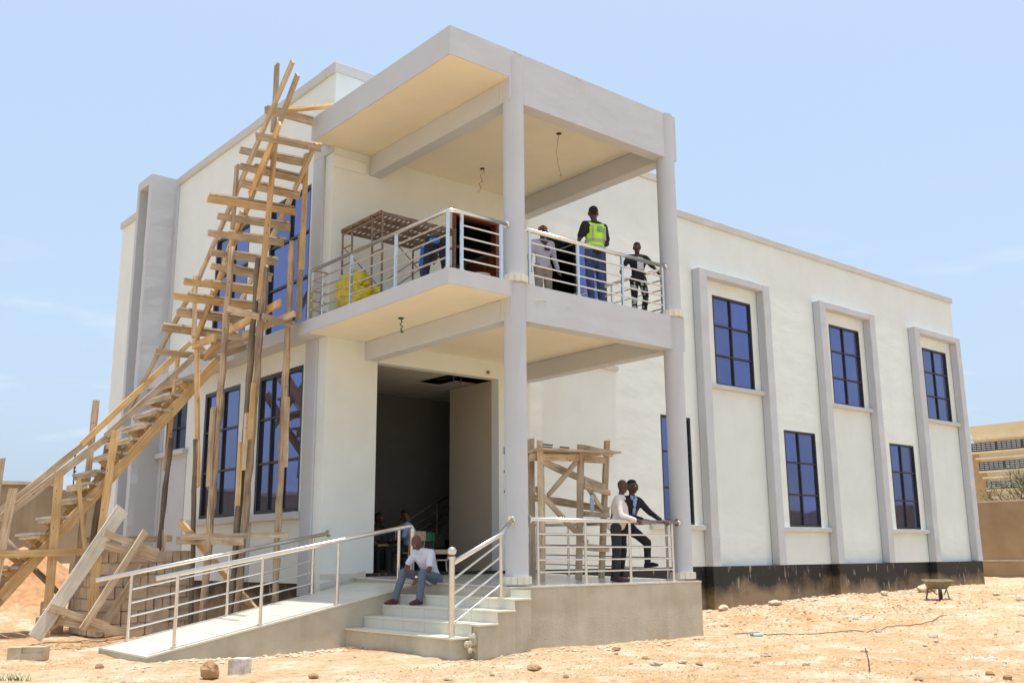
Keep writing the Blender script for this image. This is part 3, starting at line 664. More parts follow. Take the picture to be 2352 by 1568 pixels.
# ramp rails
hr = lambda x: .13+(x+3.33)*.182
P = [-3.04, -1.71, -.38, .80]; y = 2.47
railing((-1.2, y, -.6), 'near handrail of the ramp, on plain posts without bars', GR, [(-3.36, y, hr(-3.36)), (.98, y, hr(.98)), (1.04, y, hr(1.04)-.005), (1.08, y, hr(1.04)-.06), (1.08, y, hr(1.0)-.2), (1.08, y, -.1)],
        [(a, y, rz(a), hr(a)) for a in P], [])
P = [-3.06, -1.43, .17]; y = 4.30
railing((-1.5, y, -.6), 'far handrail of the ramp with four slanting bars in front of the block stack', GR, [(-3.62, y, hr(-3.62)), (.46, y, hr(.46)+.01)], [(a, y, rz(a), hr(a)) for a in P],
        [((P[i], y, rz(P[i])+f*1.04), (P[i+1], y, rz(P[i+1])+f*1.04)) for i in range(2) for f in (.18, .36, .56, .76)], flange=[((.47, y, hr(.46)+.01), (1, 0, .2))])
# step rail with ball newel
def newel(t):
    n = MB().tube((-.2, -.40, -.715), (-.2, -.40, .36), .042, 14).build('newel', M['steel'], t, smooth=False)
    MB().tube((-.2, -.40, .36), (-.2, -.40, .40), .055, 14).build('collar', M['steel'], n)
    MB().sphere((-.2, -.40, .475), .066, 16, 12).build('ball', M['steel'], n, smooth=True)
railing((.3, -.4, -.7), 'slanting steel railing beside the steps with a ball on its newel post', GR, [(-.2, -.40, .30), (.72, -.38, .715), (AX-.17, .02, .955)], [(.72, -.38, -.215, .70)],
        [((-.2, -.40, a), (.72, -.38, b_)) for a, b_ in ((.07, .60), (-.14, .39), (-.33, .20), (-.54, -.01))], br=.016, rr=.036, flange=[((AX-.18, .02, .955), (1, 0, .3))], extra=newel)

LOWT = [[-0.817,3.945],
[-1.042,3.615],
[-1.293,3.273],
[-1.495,2.974],
[-1.812,2.641],
[-2.048,2.337],
[-2.396,1.962],
[-2.523,1.722],
[-2.668,1.437],
[-3.002,1.081],
[-3.319,0.77],
[-3.613,0.445],
[-3.892,0.163]]
LOW = [["stringer","new",-4.086,8.0,-0.272,-0.244,8.0,4.534,0.2,0.05]]
LOWW = [["handrail","old",-4.24,7.9,1.128,-2.395,7.9,2.791,0.14,0.04],
["handrail","old",-2.507,7.85,2.754,-0.608,7.9,4.761,0.12,0.05],
["handrail","old",-3.93,9.3,1.325,-2.372,9.3,2.822,0.12,0.05],
["handrail","new",-2.517,9.3,2.72,-0.357,9.3,5.148,0.12,0.05],
["post","new",-2.332,7.85,2.879,-2.565,7.85,-1.0,0.14,0.05],
["post","new",-3.309,7.85,2.021,-3.298,7.85,-1.05,0.15,0.05],
["post","old",-4.079,7.85,1.682,-4.325,7.85,-1.1,0.14,0.05],
["post","old",-3.957,9.4,2.359,-4.067,9.4,-0.9,0.1,0.05],
["post","old",-2.266,9.4,3.674,-2.434,9.4,-0.8,0.13,0.05],
["post","dark",-1.975,9.3,2.876,-2.247,9.3,-0.8,0.13,0.05],
["brace","new",-2.981,7.75,1.885,-2.494,7.75,-1.0,0.07,0.04],
["rail_board","new",-4.216,7.75,0.493,-2.274,7.75,0.555,0.13,0.04],
["pole","dark",-4.003,8.4,0.774,-3.031,8.2,-0.216,0.11,0.1],
["rail_board","old",-2.18,9.6,0.797,-0.377,9.6,0.826,0.13,0.05]]
UPT = [[-0.1,-1.1,4.459,8.834,8.787],
[-0.1,-1.417,4.115,8.163,8.051],
[-0.1,-1.455,4.706,8.042,7.961],
[-0.1,-1.431,4.722,7.686,7.648],
[-0.1,-1.324,4.922,7.419,7.39],
[-0.1,-1.883,5.068,7.13,6.992],
[-0.1,-1.585,5.259,6.849,6.768],
[-0.1,-1.648,5.52,6.595,6.487],
[-0.1,-1.46,5.798,6.253,6.204],
[-0.15,-1.405,5.892,5.921,5.968],
[-0.15,-1.831,6.094,5.675,5.619],
[-0.15,-1.917,6.391,5.423,5.375],
[-0.15,-1.651,6.84,5.206,5.165],
[-0.15,-1.769,7.299,4.959,4.92],
[-0.15,-1.544,8.186,4.646,4.612]]
UP = [["stringer","old",-1.0,3.37,9.132,-1.0,7.512,4.673,0.14,0.05],
["stringer","old",-0.2,4.066,8.23,-0.2,7.628,5.256,0.13,0.05],
["handrail","old",-1.25,3.089,9.202,-1.25,7.114,5.674,0.12,0.05],
["handrail","old",-1.3,7.046,5.684,-1.3,10.406,3.49,0.13,0.05],
["brace","new",-1.05,5.366,7.01,-1.05,6.51,5.581,0.13,0.05],
["brace","new",-1.08,6.451,5.648,-1.08,7.32,4.665,0.12,0.05],
["brace","new",-1.05,3.901,8.337,-1.05,5.069,7.271,0.11,0.05],
["post","old",-0.75,4.77,9.984,-0.75,4.8,8.575,0.14,0.05],
["post","new",-0.8,4.6,8.224,-0.8,4.963,5.178,0.16,0.05],
["pole","pole",-1.15,5.523,6.301,-1.15,5.94,-1.0,0.15,0.15],
["pole","dark",-0.8,5.072,6.032,-0.8,5.543,-1.0,0.12,0.12],
["pole","pole",-0.75,4.85,5.806,-0.75,5.397,-1.0,0.14,0.14],
["pole","pole",-0.2,4.887,6.457,-0.2,5.009,-1.0,0.13,0.13],
["post","new",-0.12,4.594,8.204,-0.12,4.615,5.827,0.14,0.05],
["post","old",-0.06,4.806,6.59,-0.06,4.772,4.85,0.14,0.06],
["post","old",-1.3,5.147,7.834,-1.3,5.197,6.541,0.12,0.05],
["post","old",-1.35,6.763,5.967,-1.35,6.647,4.682,0.11,0.06],
["post","new",-1.0,7.33,4.793,-1.0,6.85,1.763,0.15,0.05],
["pole","dark",-1.05,6.981,2.702,-1.05,6.68,-1.0,0.11,0.11],
["post","new",-1.05,8.176,4.568,-1.05,8.44,2.167,0.14,0.05],
["pole","dark",-1.1,8.136,2.838,-1.1,8.576,-0.9,0.11,0.11],
["splice","pole",-1.25,5.75,3.182,-1.25,5.756,1.706,0.14,0.05],
["splice","old",-1.2,5.775,1.752,-1.2,5.788,0.856,0.05,0.05],
["splice","old",-0.9,5.054,3.016,-0.9,5.059,1.972,0.09,0.05],
["splice","new",-0.87,4.871,3.57,-0.87,4.917,2.522,0.13,0.05],
["splice","new",-0.9,5.234,2.493,-0.9,5.23,1.342,0.09,0.05],
["splice","old",-0.32,4.588,3.329,-0.32,4.565,2.021,0.1,0.05],
["rail_board","old",-1.3,6.966,0.742,-1.0,4.75,0.689,0.14,0.05],
["rail_board","old",-1.38,6.515,0.8,-0.5,3.998,0.791,0.1,0.05],
["brace","new",-1.4,6.622,1.087,-0.001,5.418,-0.9,0.15,0.05],
["splice","old",-1.2,7.923,0.963,-1.2,7.596,-0.9,0.12,0.05],
["rail_board","old",-1.25,5.329,5.02,-0.85,4.801,4.811,0.12,0.05],
["rail_board","old",-0.85,4.675,4.806,-0.1,4.772,4.756,0.12,0.05],
["brace","new",-1.0,5.934,4.697,-0.5,4.674,5.127,0.14,0.05],
["brace","old",-0.7,5.801,4.664,-0.3,4.469,4.909,0.12,0.05],
["brace","new",-1.1,7.267,4.632,-1.1,6.196,4.627,0.15,0.05],
["rail_board","old",-1.1,6.625,4.744,-0.3,5.912,4.655,0.13,0.05],
["brace","new",-0.9,7.129,4.395,-0.9,6.438,4.624,0.16,0.05],
["walk_board","old",-0.5,7.808,4.675,-0.3,6.583,4.741,0.16,0.05],
["walk_board","old",-0.2,7.79,4.673,-0.15,6.869,4.701,0.16,0.04],
["walk_board","new",-0.75,4.287,8.829,0.3,4.384,9.283,0.14,0.05],
["rail_board","old",-1.2,4.27,8.699,-0.9,4.116,8.688,0.12,0.05]]
AF = [["side_board","grey",-2.407,6.9,1.311,-3.814,6.6,-0.899,0.24,0.05],
["cross_board","old",-2.797,6.6,0.863,-1.792,6.6,0.52,0.13,0.05],
["cross_board","old",-2.711,6.75,0.653,-1.772,6.75,0.401,0.13,0.05],
["brace","old",-2.108,6.45,0.897,-3.094,6.45,-0.791,0.12,0.05],
["brace","old",-1.969,6.8,0.272,-2.59,6.8,-0.699,0.12,0.05],
["cross_board","old",-3.626,6.6,-0.403,-2.608,6.6,-0.772,0.13,0.05],
["cross_board","old",-3.441,6.7,-0.635,-2.035,6.5,-0.941,0.14,0.05],
["leg","new",-2.811,6.85,0.452,-2.813,6.85,-0.577,0.15,0.05],
["leg","new",-3.613,6.75,-0.418,-3.475,6.75,-0.766,0.16,0.06]]
TT = [["post","old",3.206,1.75,2.521,3.206,1.75,-0.03,0.11,0.06],
["post","old",3.957,1.2,2.405,3.828,1.2,-0.03,0.12,0.06],
["post","old",5.216,1.75,2.623,4.956,1.75,-0.03,0.12,0.06],
["rail_board","old",2.698,1.2,2.102,3.881,1.2,2.162,0.12,0.05],
["deck_board","old",2.918,1.45,2.247,4.598,1.45,2.297,0.3,0.05],
["rail_board","old",3.887,1.2,2.35,5.347,1.75,2.365,0.12,0.05],
["rail_board","old",4.553,1.75,2.215,5.14,1.75,2.23,0.12,0.05],
["brace","old",2.909,1.2,2.066,5.119,1.75,1.688,0.12,0.05],
["brace","old",3.833,1.2,2.084,3.111,1.2,1.442,0.08,0.04],
["rail_board","old",3.254,1.75,1.441,5.201,1.75,1.259,0.13,0.05],
["brace","old",2.816,1.2,1.573,4.06,1.2,0.616,0.1,0.05],
["brace","old",4.028,1.2,1.748,5.004,1.75,1.271,0.09,0.05],
["rung","old",4.002,1.2,1.649,5.239,1.75,1.588,0.1,0.05],
["rung","old",3.986,1.2,1.145,5.197,1.75,1.155,0.09,0.05],
["rung","old",3.99,1.2,0.552,5.161,1.75,0.507,0.11,0.05]]

# ------------------------------------------------------------ timber stair
KM = {'new': 'new', 'old': 'old', 'dark': 'dark', 'pole': 'pole', 'grey': 'grey'}
def boards(lst, parent, face):
    for (nm, k, x0, y0, z0, x1, y1, z1, w_, t_) in lst:
        rnd = nm == 'pole'
        if w_ == .24: face_ = (.25, 1, .4)
        else: face_ = face
        plank(nm, (x0, y0, z0), (x1, y1, z1), w_, t_, M[k], parent, face=face_, roundish=rnd)
S1 = thing('timber_stair', (-2.4, 8.6, -1), 'lower flight of a rough timber ladder stair climbing from the sand to the first floor', 'stair')
boards(LOW, S1, (0, 1, 0)); boards(LOWW, S1, (0, 1, 0))
plank('stringer', (-3.3, 9.15, .55), (-.45, 9.15, 4.15), .18, .05, M['new'], S1, face=(0, 1, 0))
plank('stringer', (-4.7, 9.15, -1.0), (-3.25, 9.15, .62), .18, .05, M['old'], S1, face=(0, 1, 0))
plank('stringer', (-4.75, 8.02, -1.1), (-3.9, 8.02, -.05), .2, .05, M['old'], S1, face=(0, 1, 0))
tl = LOWT+[[-4.18, -.14], [-4.45, -.45]]
for i, (x, z) in enumerate(tl):
    for k in (0, 1):
        dx = -.02-.17*k; j = random.uniform(-.05, .05)
        plank('tread', (x+dx, 7.93+j, z+.10+.01*k+random.uniform(-.01, .01)), (x+dx+random.uniform(-.03, .03), 9.25+random.uniform(-.1, .15), z+.10+random.uniform(-.015, .015)), .14, .05, M['grey'], S1, face=(0, 0, 1))
    plank('tread', (x-.235, 7.86, z+.045), (x-.235, 9.2, z+.045), .075, .03, M['old'], S1, face=(1, 0, 0))
    for yy in (8.12, 9.05):
        b = MB(); b.add([(x-.24, yy-.02, z+.04), (x+.02, yy-.02, z+.08), (x+.02, yy-.02, z-.14), (x-.24, yy+.02, z+.04), (x+.02, yy+.02, z+.08), (x+.02, yy+.02, z-.14)],
            [(0, 1, 2), (5, 4, 3), (0, 3, 4, 1), (1, 4, 5, 2), (2, 5, 3, 0)]); b.build('cleat', M['new'], S1)
S2 = thing('timber_stair', (-.8, 6.2, -1), 'steep upper flight of the timber ladder stair reaching the canopy roof', 'stair')
boards(UP, S2, (1, 0, 0))
for i, (xr, xl, y, zr, zl) in enumerate(UPT):
    m = M['new'] if i in (5, 10, 11) else M['old']
    z = (zr+zl)/2
    plank('tread', (xl, y, zl), (xr+.03, y, zr), .13, .05, m, S2, face=(0, 1, .1))
    if i < 14: plank('tread', (xl+random.choice((.05, .3, .42)), y+.06, zl+.085), (xr+random.uniform(.0, .08), y+.06, zr+.085), .16, .045, M['old'], S2, face=(0, .25, 1))
TR = thing('timber_trestle', (-2.8, 6.6, -.9), 'broken timber trestle tipped over against the block stack', 'trestle')
boards(AF, TR, (0, 1, 0))
TT_ = thing('timber_trestle', (4.1, 1.5, -.03), 'standing timber trestle with a plank deck on the tiled terrace', 'trestle')
for r in TT:
    if r[0] == 'deck_board':
        for k in range(4): plank('deck_board', (2.75+.1*k, 1.02+k*.24, 2.24), (4.75+random.uniform(-.4, .1), 1.02+k*.24, 2.29), .2, .04, M['old'], TT_, face=(0, 0, 1))
    else: boards([r], TT_, (0, 1, 0))
plank('post', (2.85, 1.1, 2.4), (2.85, 1.1, -.03), .11, .06, M['old'], TT_, face=(0, 1, 0))
# trowels and bottle on the trestle
for (x, y, lb) in ((3.1, 1.2, 'dark mason trowel lying on the trestle deck beside the column'), (3.65, 1.35, 'plastering float left in the middle of the trestle deck')):
    t = thing('trowel', (x, y, 2.3), lb, 'trowel'); MB().box(x-.14, x+.1, y-.05, y+.05, 2.305, 2.315).build('blade', M['frame'], t); MB().box(x-.08, x+.14, y-.015, y+.015, 2.34, 2.365).build('handle', M['dark'], t)
t = thing('water_bottle', (4.13, 1.12, 1.17), 'clear plastic water bottle on a rung of the terrace trestle', 'bottle')
MB().path([(4.13, 1.12, 1.19), (4.13, 1.12, 1.42), (4.13, 1.12, 1.48), (4.13, 1.12, 1.50)], [.04, .04, .015, .015], 10).build('body', M['water'], t); MB().tube((4.13, 1.12, 1.50), (4.13, 1.12, 1.53), .018, 8).build('cap', M['bluemark'], t)

# ------------------------------------------------------------ tube scaffold on the balcony
SF = thing('tube_scaffold', (1.2, 3.3, ZS1), 'rusty steel tube scaffold with a slatted deck on the balcony', 'scaffold')
x0, x1, y0, y1, zb_, zt_ = .50, 2.15, 2.72, 4.15, ZS1+.015, 6.60
for x in (x0, x1):
    for y in (y0, y0+.35, y1-.35, y1): MB().tube((x, y, zb_), (x, y, zt_-(0 if y in (y0, y1) else .08)), .021, 8).build('standard', M['rust'], SF)
    MB().tube((x, y0, zt_-.06), (x, y1, zt_-.06), .021, 8).build('ledger', M['rust'], SF)
    for z in (5.1, 5.45, 5.9, 6.25):
        for ya in (y0, y1-.35): MB().tube((x, ya, z), (x, ya+.35, z), .014, 6).build('rung', M['rust'], SF)
for y in (y0, y1):
    for a, b_ in (((x0, 5.0), (x1, 6.3)), ((x0, 6.3), (x1, 5.0))): MB().tube((a[0], y, a[1]), (b_[0], y, b_[1]), .011, 6).build('cross_brace', M['rust'], SF)
for k in range(4):
    ya = y0+.02+k*.36
    b = MB(); b.box(x0-.05, x1+.05, ya, ya+.03, zt_-.04, zt_+.03).box(x0-.05, x1+.05, ya+.29, ya+.32, zt_-.04, zt_+.03)
    for j in range(17): b.box(x0+j*.103, x0+j*.103+.035, ya+.03, ya+.29, zt_-.01, zt_+.01)
    for xx in (x0-.02, x1+.02): b.tube((xx, ya-.01, zt_+.02), (xx, ya+.33, zt_+.02), .03, 8)
    b.build('deck_panel', M['rust'], SF)

# ------------------------------------------------------------ block stack
gl = 'rough cement block in the stack between the ramp and the timber stair'
ORD = ['first', 'second', 'third', 'fourth', 'fifth', 'sixth', 'seventh', 'eighth', 'ninth', 'tenth', 'eleventh', 'twelfth', 'thirteenth', 'fourteenth']
def blab(r, k, flank): return 'rough cement block, %s from the %s, %s course up in the stack%s' % (ORD[k], 'ramp' if flank else 'stair end', ORD[r], ' flank' if flank else ' front')
def cblock(x, y, z, lx, ly, lz, rz_=0, m='block', label=gl, group='cement blocks stacked beside the ramp', proto={}):
    key = (round(lx, 2), round(ly, 2), round(lz, 2), m)
    if key not in proto:
        b = MB(); b.box(-lx/2, lx/2, -ly/2, ly/2, -lz/2, lz/2); o = b.build('cement_block', M[m], None)
        bm = bmesh.new(); bm.from_mesh(o.data)
        bmesh.ops.bevel(bm, geom=bm.edges[:], offset=.012, segments=2, affect='EDGES'); 
        for v in bm.verts: v.co += V3([random.uniform(-.004, .004) for _ in range(3)])
        bm.to_mesh(o.data); bm.free(); proto[key] = o; first = True
    else: o = proto[key].copy(); COL.objects.link(o)
    o.location = (x, y, z); o.rotation_euler = (random.uniform(-.01, .01), random.uniform(-.01, .01), rz_+random.uniform(-.03, .03))
    return tag(o, label, 'block', group)
LX, LY, LZ = .44, .145, .215
sx0, sx1, sy0, sy1 = -2.68, -.80, 7.05, 8.6
for r in range(7):
    z = -.98+LZ/2+r*(LZ+.004)
    # facing row: stretchers and headers mixed
    x = sx0; pat = [(r*2+k) % 3 for k in range(12)]; k = 0; nb = 0
    while x < sx1-.1:
        if pat[k % 12] == 0:
            for q in range(3):
                if x < sx1-.1: cblock(x+.075, sy0+LX/2+random.uniform(-.02, .02), z, LY, LX, LZ, label=blab(r, nb, 0)); x += LY+.008; nb += 1
        else:
            if x+LX > sx1+.1: break
            cblock(x+LX/2, sy0+LY/2+random.uniform(-.015, .015), z, LX, LY, LZ, label=blab(r, nb, 0)); x += LX+.008; nb += 1
        k += 1
    # flank row
    if r < 6:
        y = sy0+.5; nb = 0
        while y < sy1:
            if (r+int(y*3)) % 2: cblock(sx0+LX/2, y+.075, z, LX, LY, LZ, label=blab(r, nb, 1)); y += LY+.01; nb += 1
            else: cblock(sx0+LY/2, y+LX/2, z, LY, LX, LZ, label=blab(r, nb, 1)); y += LX+.01; nb += 1
cblock(-2.95, 8.9, gh(-2.95, 8.9)+.14, LX, .3, .3, label='squarish cement block lying apart on the sand behind the stack')
cblock(-2.9, 8.95, gh(-2.95, 8.9)+.44, .38, .3, .28, label='squarish cement block set on another behind the stack')

# ------------------------------------------------------------ people
def blob(name, groups, m, parent, voxel=.014, wob=0, smooth=3, loc=(0, 0, 0)):
    """groups: each a list of ellipsoids (centre, (rx,ry,rz)); every group is hulled, then all are fused to ONE continuous skin"""
    bm = bmesh.new()
    for g in groups:
        pts = []
        for c, r in g:
            if not isinstance(r, (tuple, list)): r = (r, r, r)
            for i in range(1, 6):
                for j in range(10):
                    t = pi*i/6; p = 2*pi*j/10; pts.append(V3(c)+V3((r[0]*sin(t)*cos(p), r[1]*sin(t)*sin(p), r[2]*cos(t))))
            pts += [V3(c)+V3((0, 0, r[2])), V3(c)-V3((0, 0, r[2]))]
        vs = [bm.verts.new(p) for p in pts]
        h = bmesh.ops.convex_hull(bm, input=vs)
        kill = [e for e in set(h['geom_interior']+h['geom_unused']) if isinstance(e, bmesh.types.BMVert) and e.is_valid]
        bmesh.ops.delete(bm, geom=kill, context='VERTS')
    me = bpy.data.meshes.new(name); bm.to_mesh(me); bm.free()
    o = bpy.data.objects.new(name, me); COL.objects.link(o)
    md = o.modifiers.new('r', 'REMESH'); md.mode = 'VOXEL'; md.voxel_size = voxel
    s = o.modifiers.new('s', 'SMOOTH'); s.factor = .5; s.iterations = smooth
    dg = bpy.context.evaluated_depsgraph_get(); me2 = bpy.data.meshes.new_from_object(o.evaluated_get(dg))
    bpy.data.objects.remove(o); bpy.data.meshes.remove(me)
    for p in me2.polygons: p.use_smooth = True
    if wob:
        for v in me2.vertices: v.co += v.normal*wob*(NZ.noise(v.co*9)+.6*NZ.noise(V3((v.co.x*6, v.co.y*6, v.co.z*26))))
    me2.name = name; me2.materials.clear(); me2.materials.append(m)
    c = sum((v.co for v in me2.vertices), V3())/max(1, len(me2.vertices))
    for v in me2.vertices: v.co -= c
    o = bpy.data.objects.new(name, me2); COL.objects.link(o); place(o, c, parent); return o

def person(loc, face, label, J, top, topm, legm, shoem, skin='skin', sleeve='long', h=1.75, hair=True, cap=None, vest=False, jacket=False, headyaw=0, headpitch=0, belly=0, group=None, headc=None, legcam=None):
    """J: joints in metres for a 1.75 m body, local: +Y forward, +X right. keys: pel, chest, neck, head, sh/el/wr L,R, hip/kn/an L,R"""
    s = h/1.75; t = thing('person', loc, label, 'person', group)
    Rm = Matrix.Rotation(face, 3, 'Z')
    T = lambda p: V3(loc)+Rm@(V3(p)*s)
    D = {'pel': (0, 0, .95), 'chest': (0, 0, 1.28), 'neck': (0, -.01, 1.46), 'head': (0, .02, 1.63), 'shL': (-.185, 0, 1.41), 'shR': (.185, 0, 1.41), 'elL': (-.24, -.02, 1.13), 'elR': (.24, -.02, 1.13),
         'wrL': (-.25, .08, .88), 'wrR': (.25, .08, .88), 'hipL': (-.095, 0, .92), 'hipR': (.095, 0, .92), 'knL': (-.10, .02, .50), 'knR': (.10, .02, .50), 'anL': (-.10, -.01, .09), 'anR': (.10, -.01, .09),
         'toeL': None, 'toeR': None, 'haL': None, 'haR': None}
    D.update(J); g = {k: (T(v) if v is not None else None) for k, v in D.items()}
    fwd = Rm@V3((0, 1, 0)); rgt = Rm@V3((1, 0, 0))
    q = lambda r: r*s
    def cap_(a, ra, b, rb): return [(a, q(ra)), (b, q(rb))]
    hy = Matrix.Rotation(face+headyaw, 3, 'Z')@Matrix.Rotation(headpitch, 3, 'X')
    Hd = g['head']; hp = lambda p: Hd+hy@(V3(p)*s)
    body = []
    chest_up = (g['shL']+g['shR'])/2
    body.append([(g['pel'], (q(.155), q(.115), q(.10))), (g['pel']*.45+g['chest']*.55, (q(.13), q(.10), q(.10)))])
    body.append([(g['pel']*.45+g['chest']*.55, q(.115)), (g['chest'], q(.145)), (g['shL']*.55+chest_up*.45, q(.07)), (g['shR']*.55+chest_up*.45, q(.07))])
    body.append(cap_(g['shL'], .06, g['shR'], .06)); body.append(cap_(chest_up, .06, g['neck'], .056)); body.append(cap_(g['neck'], .055, hp((0, -.02, -.05)), .052))
    # skull, jaw, nose, ears, brow
    body.append([(hp((0, -.02, .035)), q(.088)), (hp((0, .035, .02)), q(.070)), (hp((0, .045, -.05)), q(.042)), (hp((0, .055, -.085)), q(.026)), (hp((0, -.03, -.02)), q(.07))])
    body.append([(hp((0, .098, .015)), q(.011)), (hp((0, .118, -.022)), q(.014)), (hp((0, .092, -.03)), q(.022))])
    for e in (-1, 1): body.append([(hp((e*.082, -.01, .01)), q(.016)), (hp((e*.08, -.01, -.025)), q(.012))])
    body.append([(hp((-.035, .088, .03)), q(.013)), (hp((.035, .088, .03)), q(.013))])
    body.append([(hp((-.02, .098, -.052)), q(.011)), (hp((.02, .098, -.052)), q(.011))])
    for S_, e in (('L', -1), ('R', 1)):
        body.append(cap_(g['sh'+S_], .052, g['el'+S_], .038)); body.append(cap_(g['el'+S_], .038, g['wr'+S_], .026))
        body.append(cap_(g['hip'+S_], .085, g['kn'+S_], .055)); body.append(cap_(g['kn'+S_], .055, g['an'+S_], .036))
        an = g['an'+S_]; toe = g['toe'+S_] if g['toe'+S_] is not None else an+fwd*q(.17)-V3((0, 0, q(.05)))
        body.append([(an, q(.036)), (an-V3((0, 0, q(.045))), q(.035)), (toe, (q(.035), q(.035), q(.022)))])
        # hand: palm, four fingers of different lengths, thumb from the side of the palm
        w0 = g['wr'+S_]; ha = g['ha'+S_]; hd = ((ha-w0) if ha is not None else (w0-g['el'+S_])).normalized()
        side = hd.cross(fwd if abs(hd.dot(fwd)) < .9 else V3((0, 0, 1))).normalized()*(1 if e < 0 else -1); nrm = hd.cross(side).normalized()
        pc = w0+hd*q(.055); body.append([(w0, q(.024)), (pc+side*q(.026), q(.013)), (pc-side*q(.026), q(.013)), (w0+hd*q(.085), q(.015))])
        curl = V3((0, 0, -1)) if abs(hd.z) < .8 else fwd
        for k, L_ in enumerate((.062, .072, .067, .052)):
            base = w0+hd*q(.085)+side*q((k-1.5)*.020); mid_ = base+hd*q(L_*.55)+curl*q(.008); tip = mid_+hd*q(L_*.30)+curl*q(L_*.38)
            body.append([(base, q(.010)), (mid_, q(.009))]); body.append([(mid_, q(.009)), (tip, q(.0075))])
        th = w0+hd*q(.03)-side*q(.028); body.append([(w0+hd*q(.02)-side*q(.012), q(.013)), (th+hd*q(.03)-side*q(.012), q(.010))]); body.append([(th+hd*q(.03)-side*q(.012), q(.010)), (th+hd*q(.055)-side*q(.010), q(.008))])
    blob('body', body, M[skin], t, voxel=.0105*s, smooth=2)
    for e in (-1, 1):
        ey = MB().sphere(hp((e*.03, .092, .012)), q(.011), 8, 6).build('eye', M['white'], t, smooth=True); MB().sphere(hp((e*.03, .101, .012)), q(.0055), 6, 4).build('pupil', M['hair'], ey)
    if hair: blob('hair', [[(hp((0, -.028, .055)), q(.087)), (hp((0, .02, .075)), q(.058)), (hp((0, -.05, .0)), q(.064))]], M['hair'], t, .013)
    if cap:
        blob('cap', [[(hp((0, -.02, .065)), (q(.098), q(.102), q(.075)))], [(hp((0, .06, .06)), (q(.07), q(.03), q(.01))), (hp((0, .14, .045)), (q(.05), q(.03), q(.008)))]], M[cap], t, .012)
    # top garment
    k = .018; G = []
    G.append([(g['pel']+V3((0, 0, q(-.02))), (q(.165+belly*.3), q(.13+belly*.3), q(.08))), (g['pel']*.45+g['chest']*.55+fwd*q(belly), (q(.15+belly*.4), q(.125+belly*.3), q(.10)))])
    G.append([(g['pel']*.45+g['chest']*.55+fwd*q(belly), (q(.145+belly*.4), q(.125+belly*.3), q(.11))), (g['chest'], (q(.165), q(.15), q(.10))), (g['shL'], q(.068)), (g['shR'], q(.068))])
    G.append([(g['shL'], q(.066)), (g['shR'], q(.066)), (g['neck']-V3((0, 0, q(.02))), q(.066))])
    for S_ in ('L', 'R'):
        a, b_, c = g['sh'+S_], g['el'+S_], g['wr'+S_]
        if sleeve == 'long': G.append([(a, q(.069)), (b_, q(.054))]); G.append([(b_, q(.054)), (b_.lerp(c, .93), q(.040))])
        elif sleeve == 'short': G.append([(a, q(.069)), (a.lerp(b_, .72), q(.064))])
    blob(top, G, M[topm], t, .015*s, wob=.007)
    # collar
    if top in ('shirt', 'jacket'): blob('collar', [[(g['neck']-V3((0, 0, q(.005)))+rgt*q(.03*e)+fwd*q(.02), q(.045)), (g['neck']-V3((0, 0, q(.045)))+rgt*q(.05*e)+fwd*q(.07), q(.018))] for e in (-1, 1)], M['bluecloth' if jacket else topm], t, .012)
    if jacket:
        blob('shirt_front', [[(g['neck']-V3((0, 0, q(.05)))+fwd*q(.085), (q(.05), q(.02), q(.03))), (g['pel']*.4+g['chest']*.6+fwd*q(.135), (q(.03), q(.02), q(.12)))]], M['bluecloth'], t, .012)
    # trousers
    G = [[(g['pel'], (q(.165), q(.13), q(.075))), (g['hipL'], q(.10)), (g['hipR'], q(.10))]]
    for S_ in ('L', 'R'): G.append(cap_(g['hip'+S_], .103, g['kn'+S_], .073)); G.append(cap_(g['kn'+S_], .073, g['an'+S_], .058))
    blob('trousers', G, M[legm], t, .015*s, wob=.008)
    for S_ in ('L', 'R'):
        an = g['an'+S_]; toe = g['toe'+S_] if g['toe'+S_] is not None else an+fwd*q(.19)-V3((0, 0, q(.055)))
        dd = (toe-an); dd.z = 0; dd = dd.normalized()
        blob('shoe', [[(an-V3((0, 0, q(.02)))-dd*q(.02), q(.046)), (an-V3((0, 0, q(.055)))-dd*q(.03), (q(.042), q(.042), q(.03))), (toe, (q(.042), q(.042), q(.028))), (toe.lerp(an, .4), (q(.045), q(.045), q(.035)))]], M[shoem], t, .012)
    if vest:
        G = [[(g['pel']+V3((0, 0, q(.02))), (q(.178), q(.148), q(.05))), (g['pel']*.45+g['chest']*.55, (q(.165), q(.142), q(.08)))],
             [(g['pel']*.45+g['chest']*.55, (q(.162), q(.142), q(.10))), (g['chest'], (q(.178), q(.165), q(.10))), (g['shL']*.8+chest_up*.2, q(.072)), (g['shR']*.8+chest_up*.2, q(.072))]]
        v = blob('hi_vis_vest', G, M['hivis'], t, .014*s, wob=.004)
        for z, rr in ((1.005, (.184, .155)), (1.12, (.174, .152))):
            c = T((0, 0, z)); bnd = MB(); n = 36
            vs = [c+Rm@V3((q(rr[0]+e)*cos(2*pi*i/n), q(rr[1]+e)*sin(2*pi*i/n), zz*s)) for e in (-.004, .004) for zz in (-.024, .024) for i in range(n)]
            fs = []
            for i in range(n):
                j = (i+1) % n; fs += [(2*n+i, 2*n+j, 3*n+j, 3*n+i), (i, n+i, n+j, j), (n+i, 3*n+i, 3*n+j, n+j), (i, j, 2*n+j, 2*n+i)]
            bnd.add(vs, fs).build('reflective_band', M['reflect'], t)
        for e in (-1, 1):
            blob('reflective_band', [[(T((e*.115, -.150, 1.13)), (q(.022), q(.012), q(.02))), (T((e*.115, -.150, 1.36)), (q(.022), q(.014), q(.02)))]], M['reflect'], t, .01)
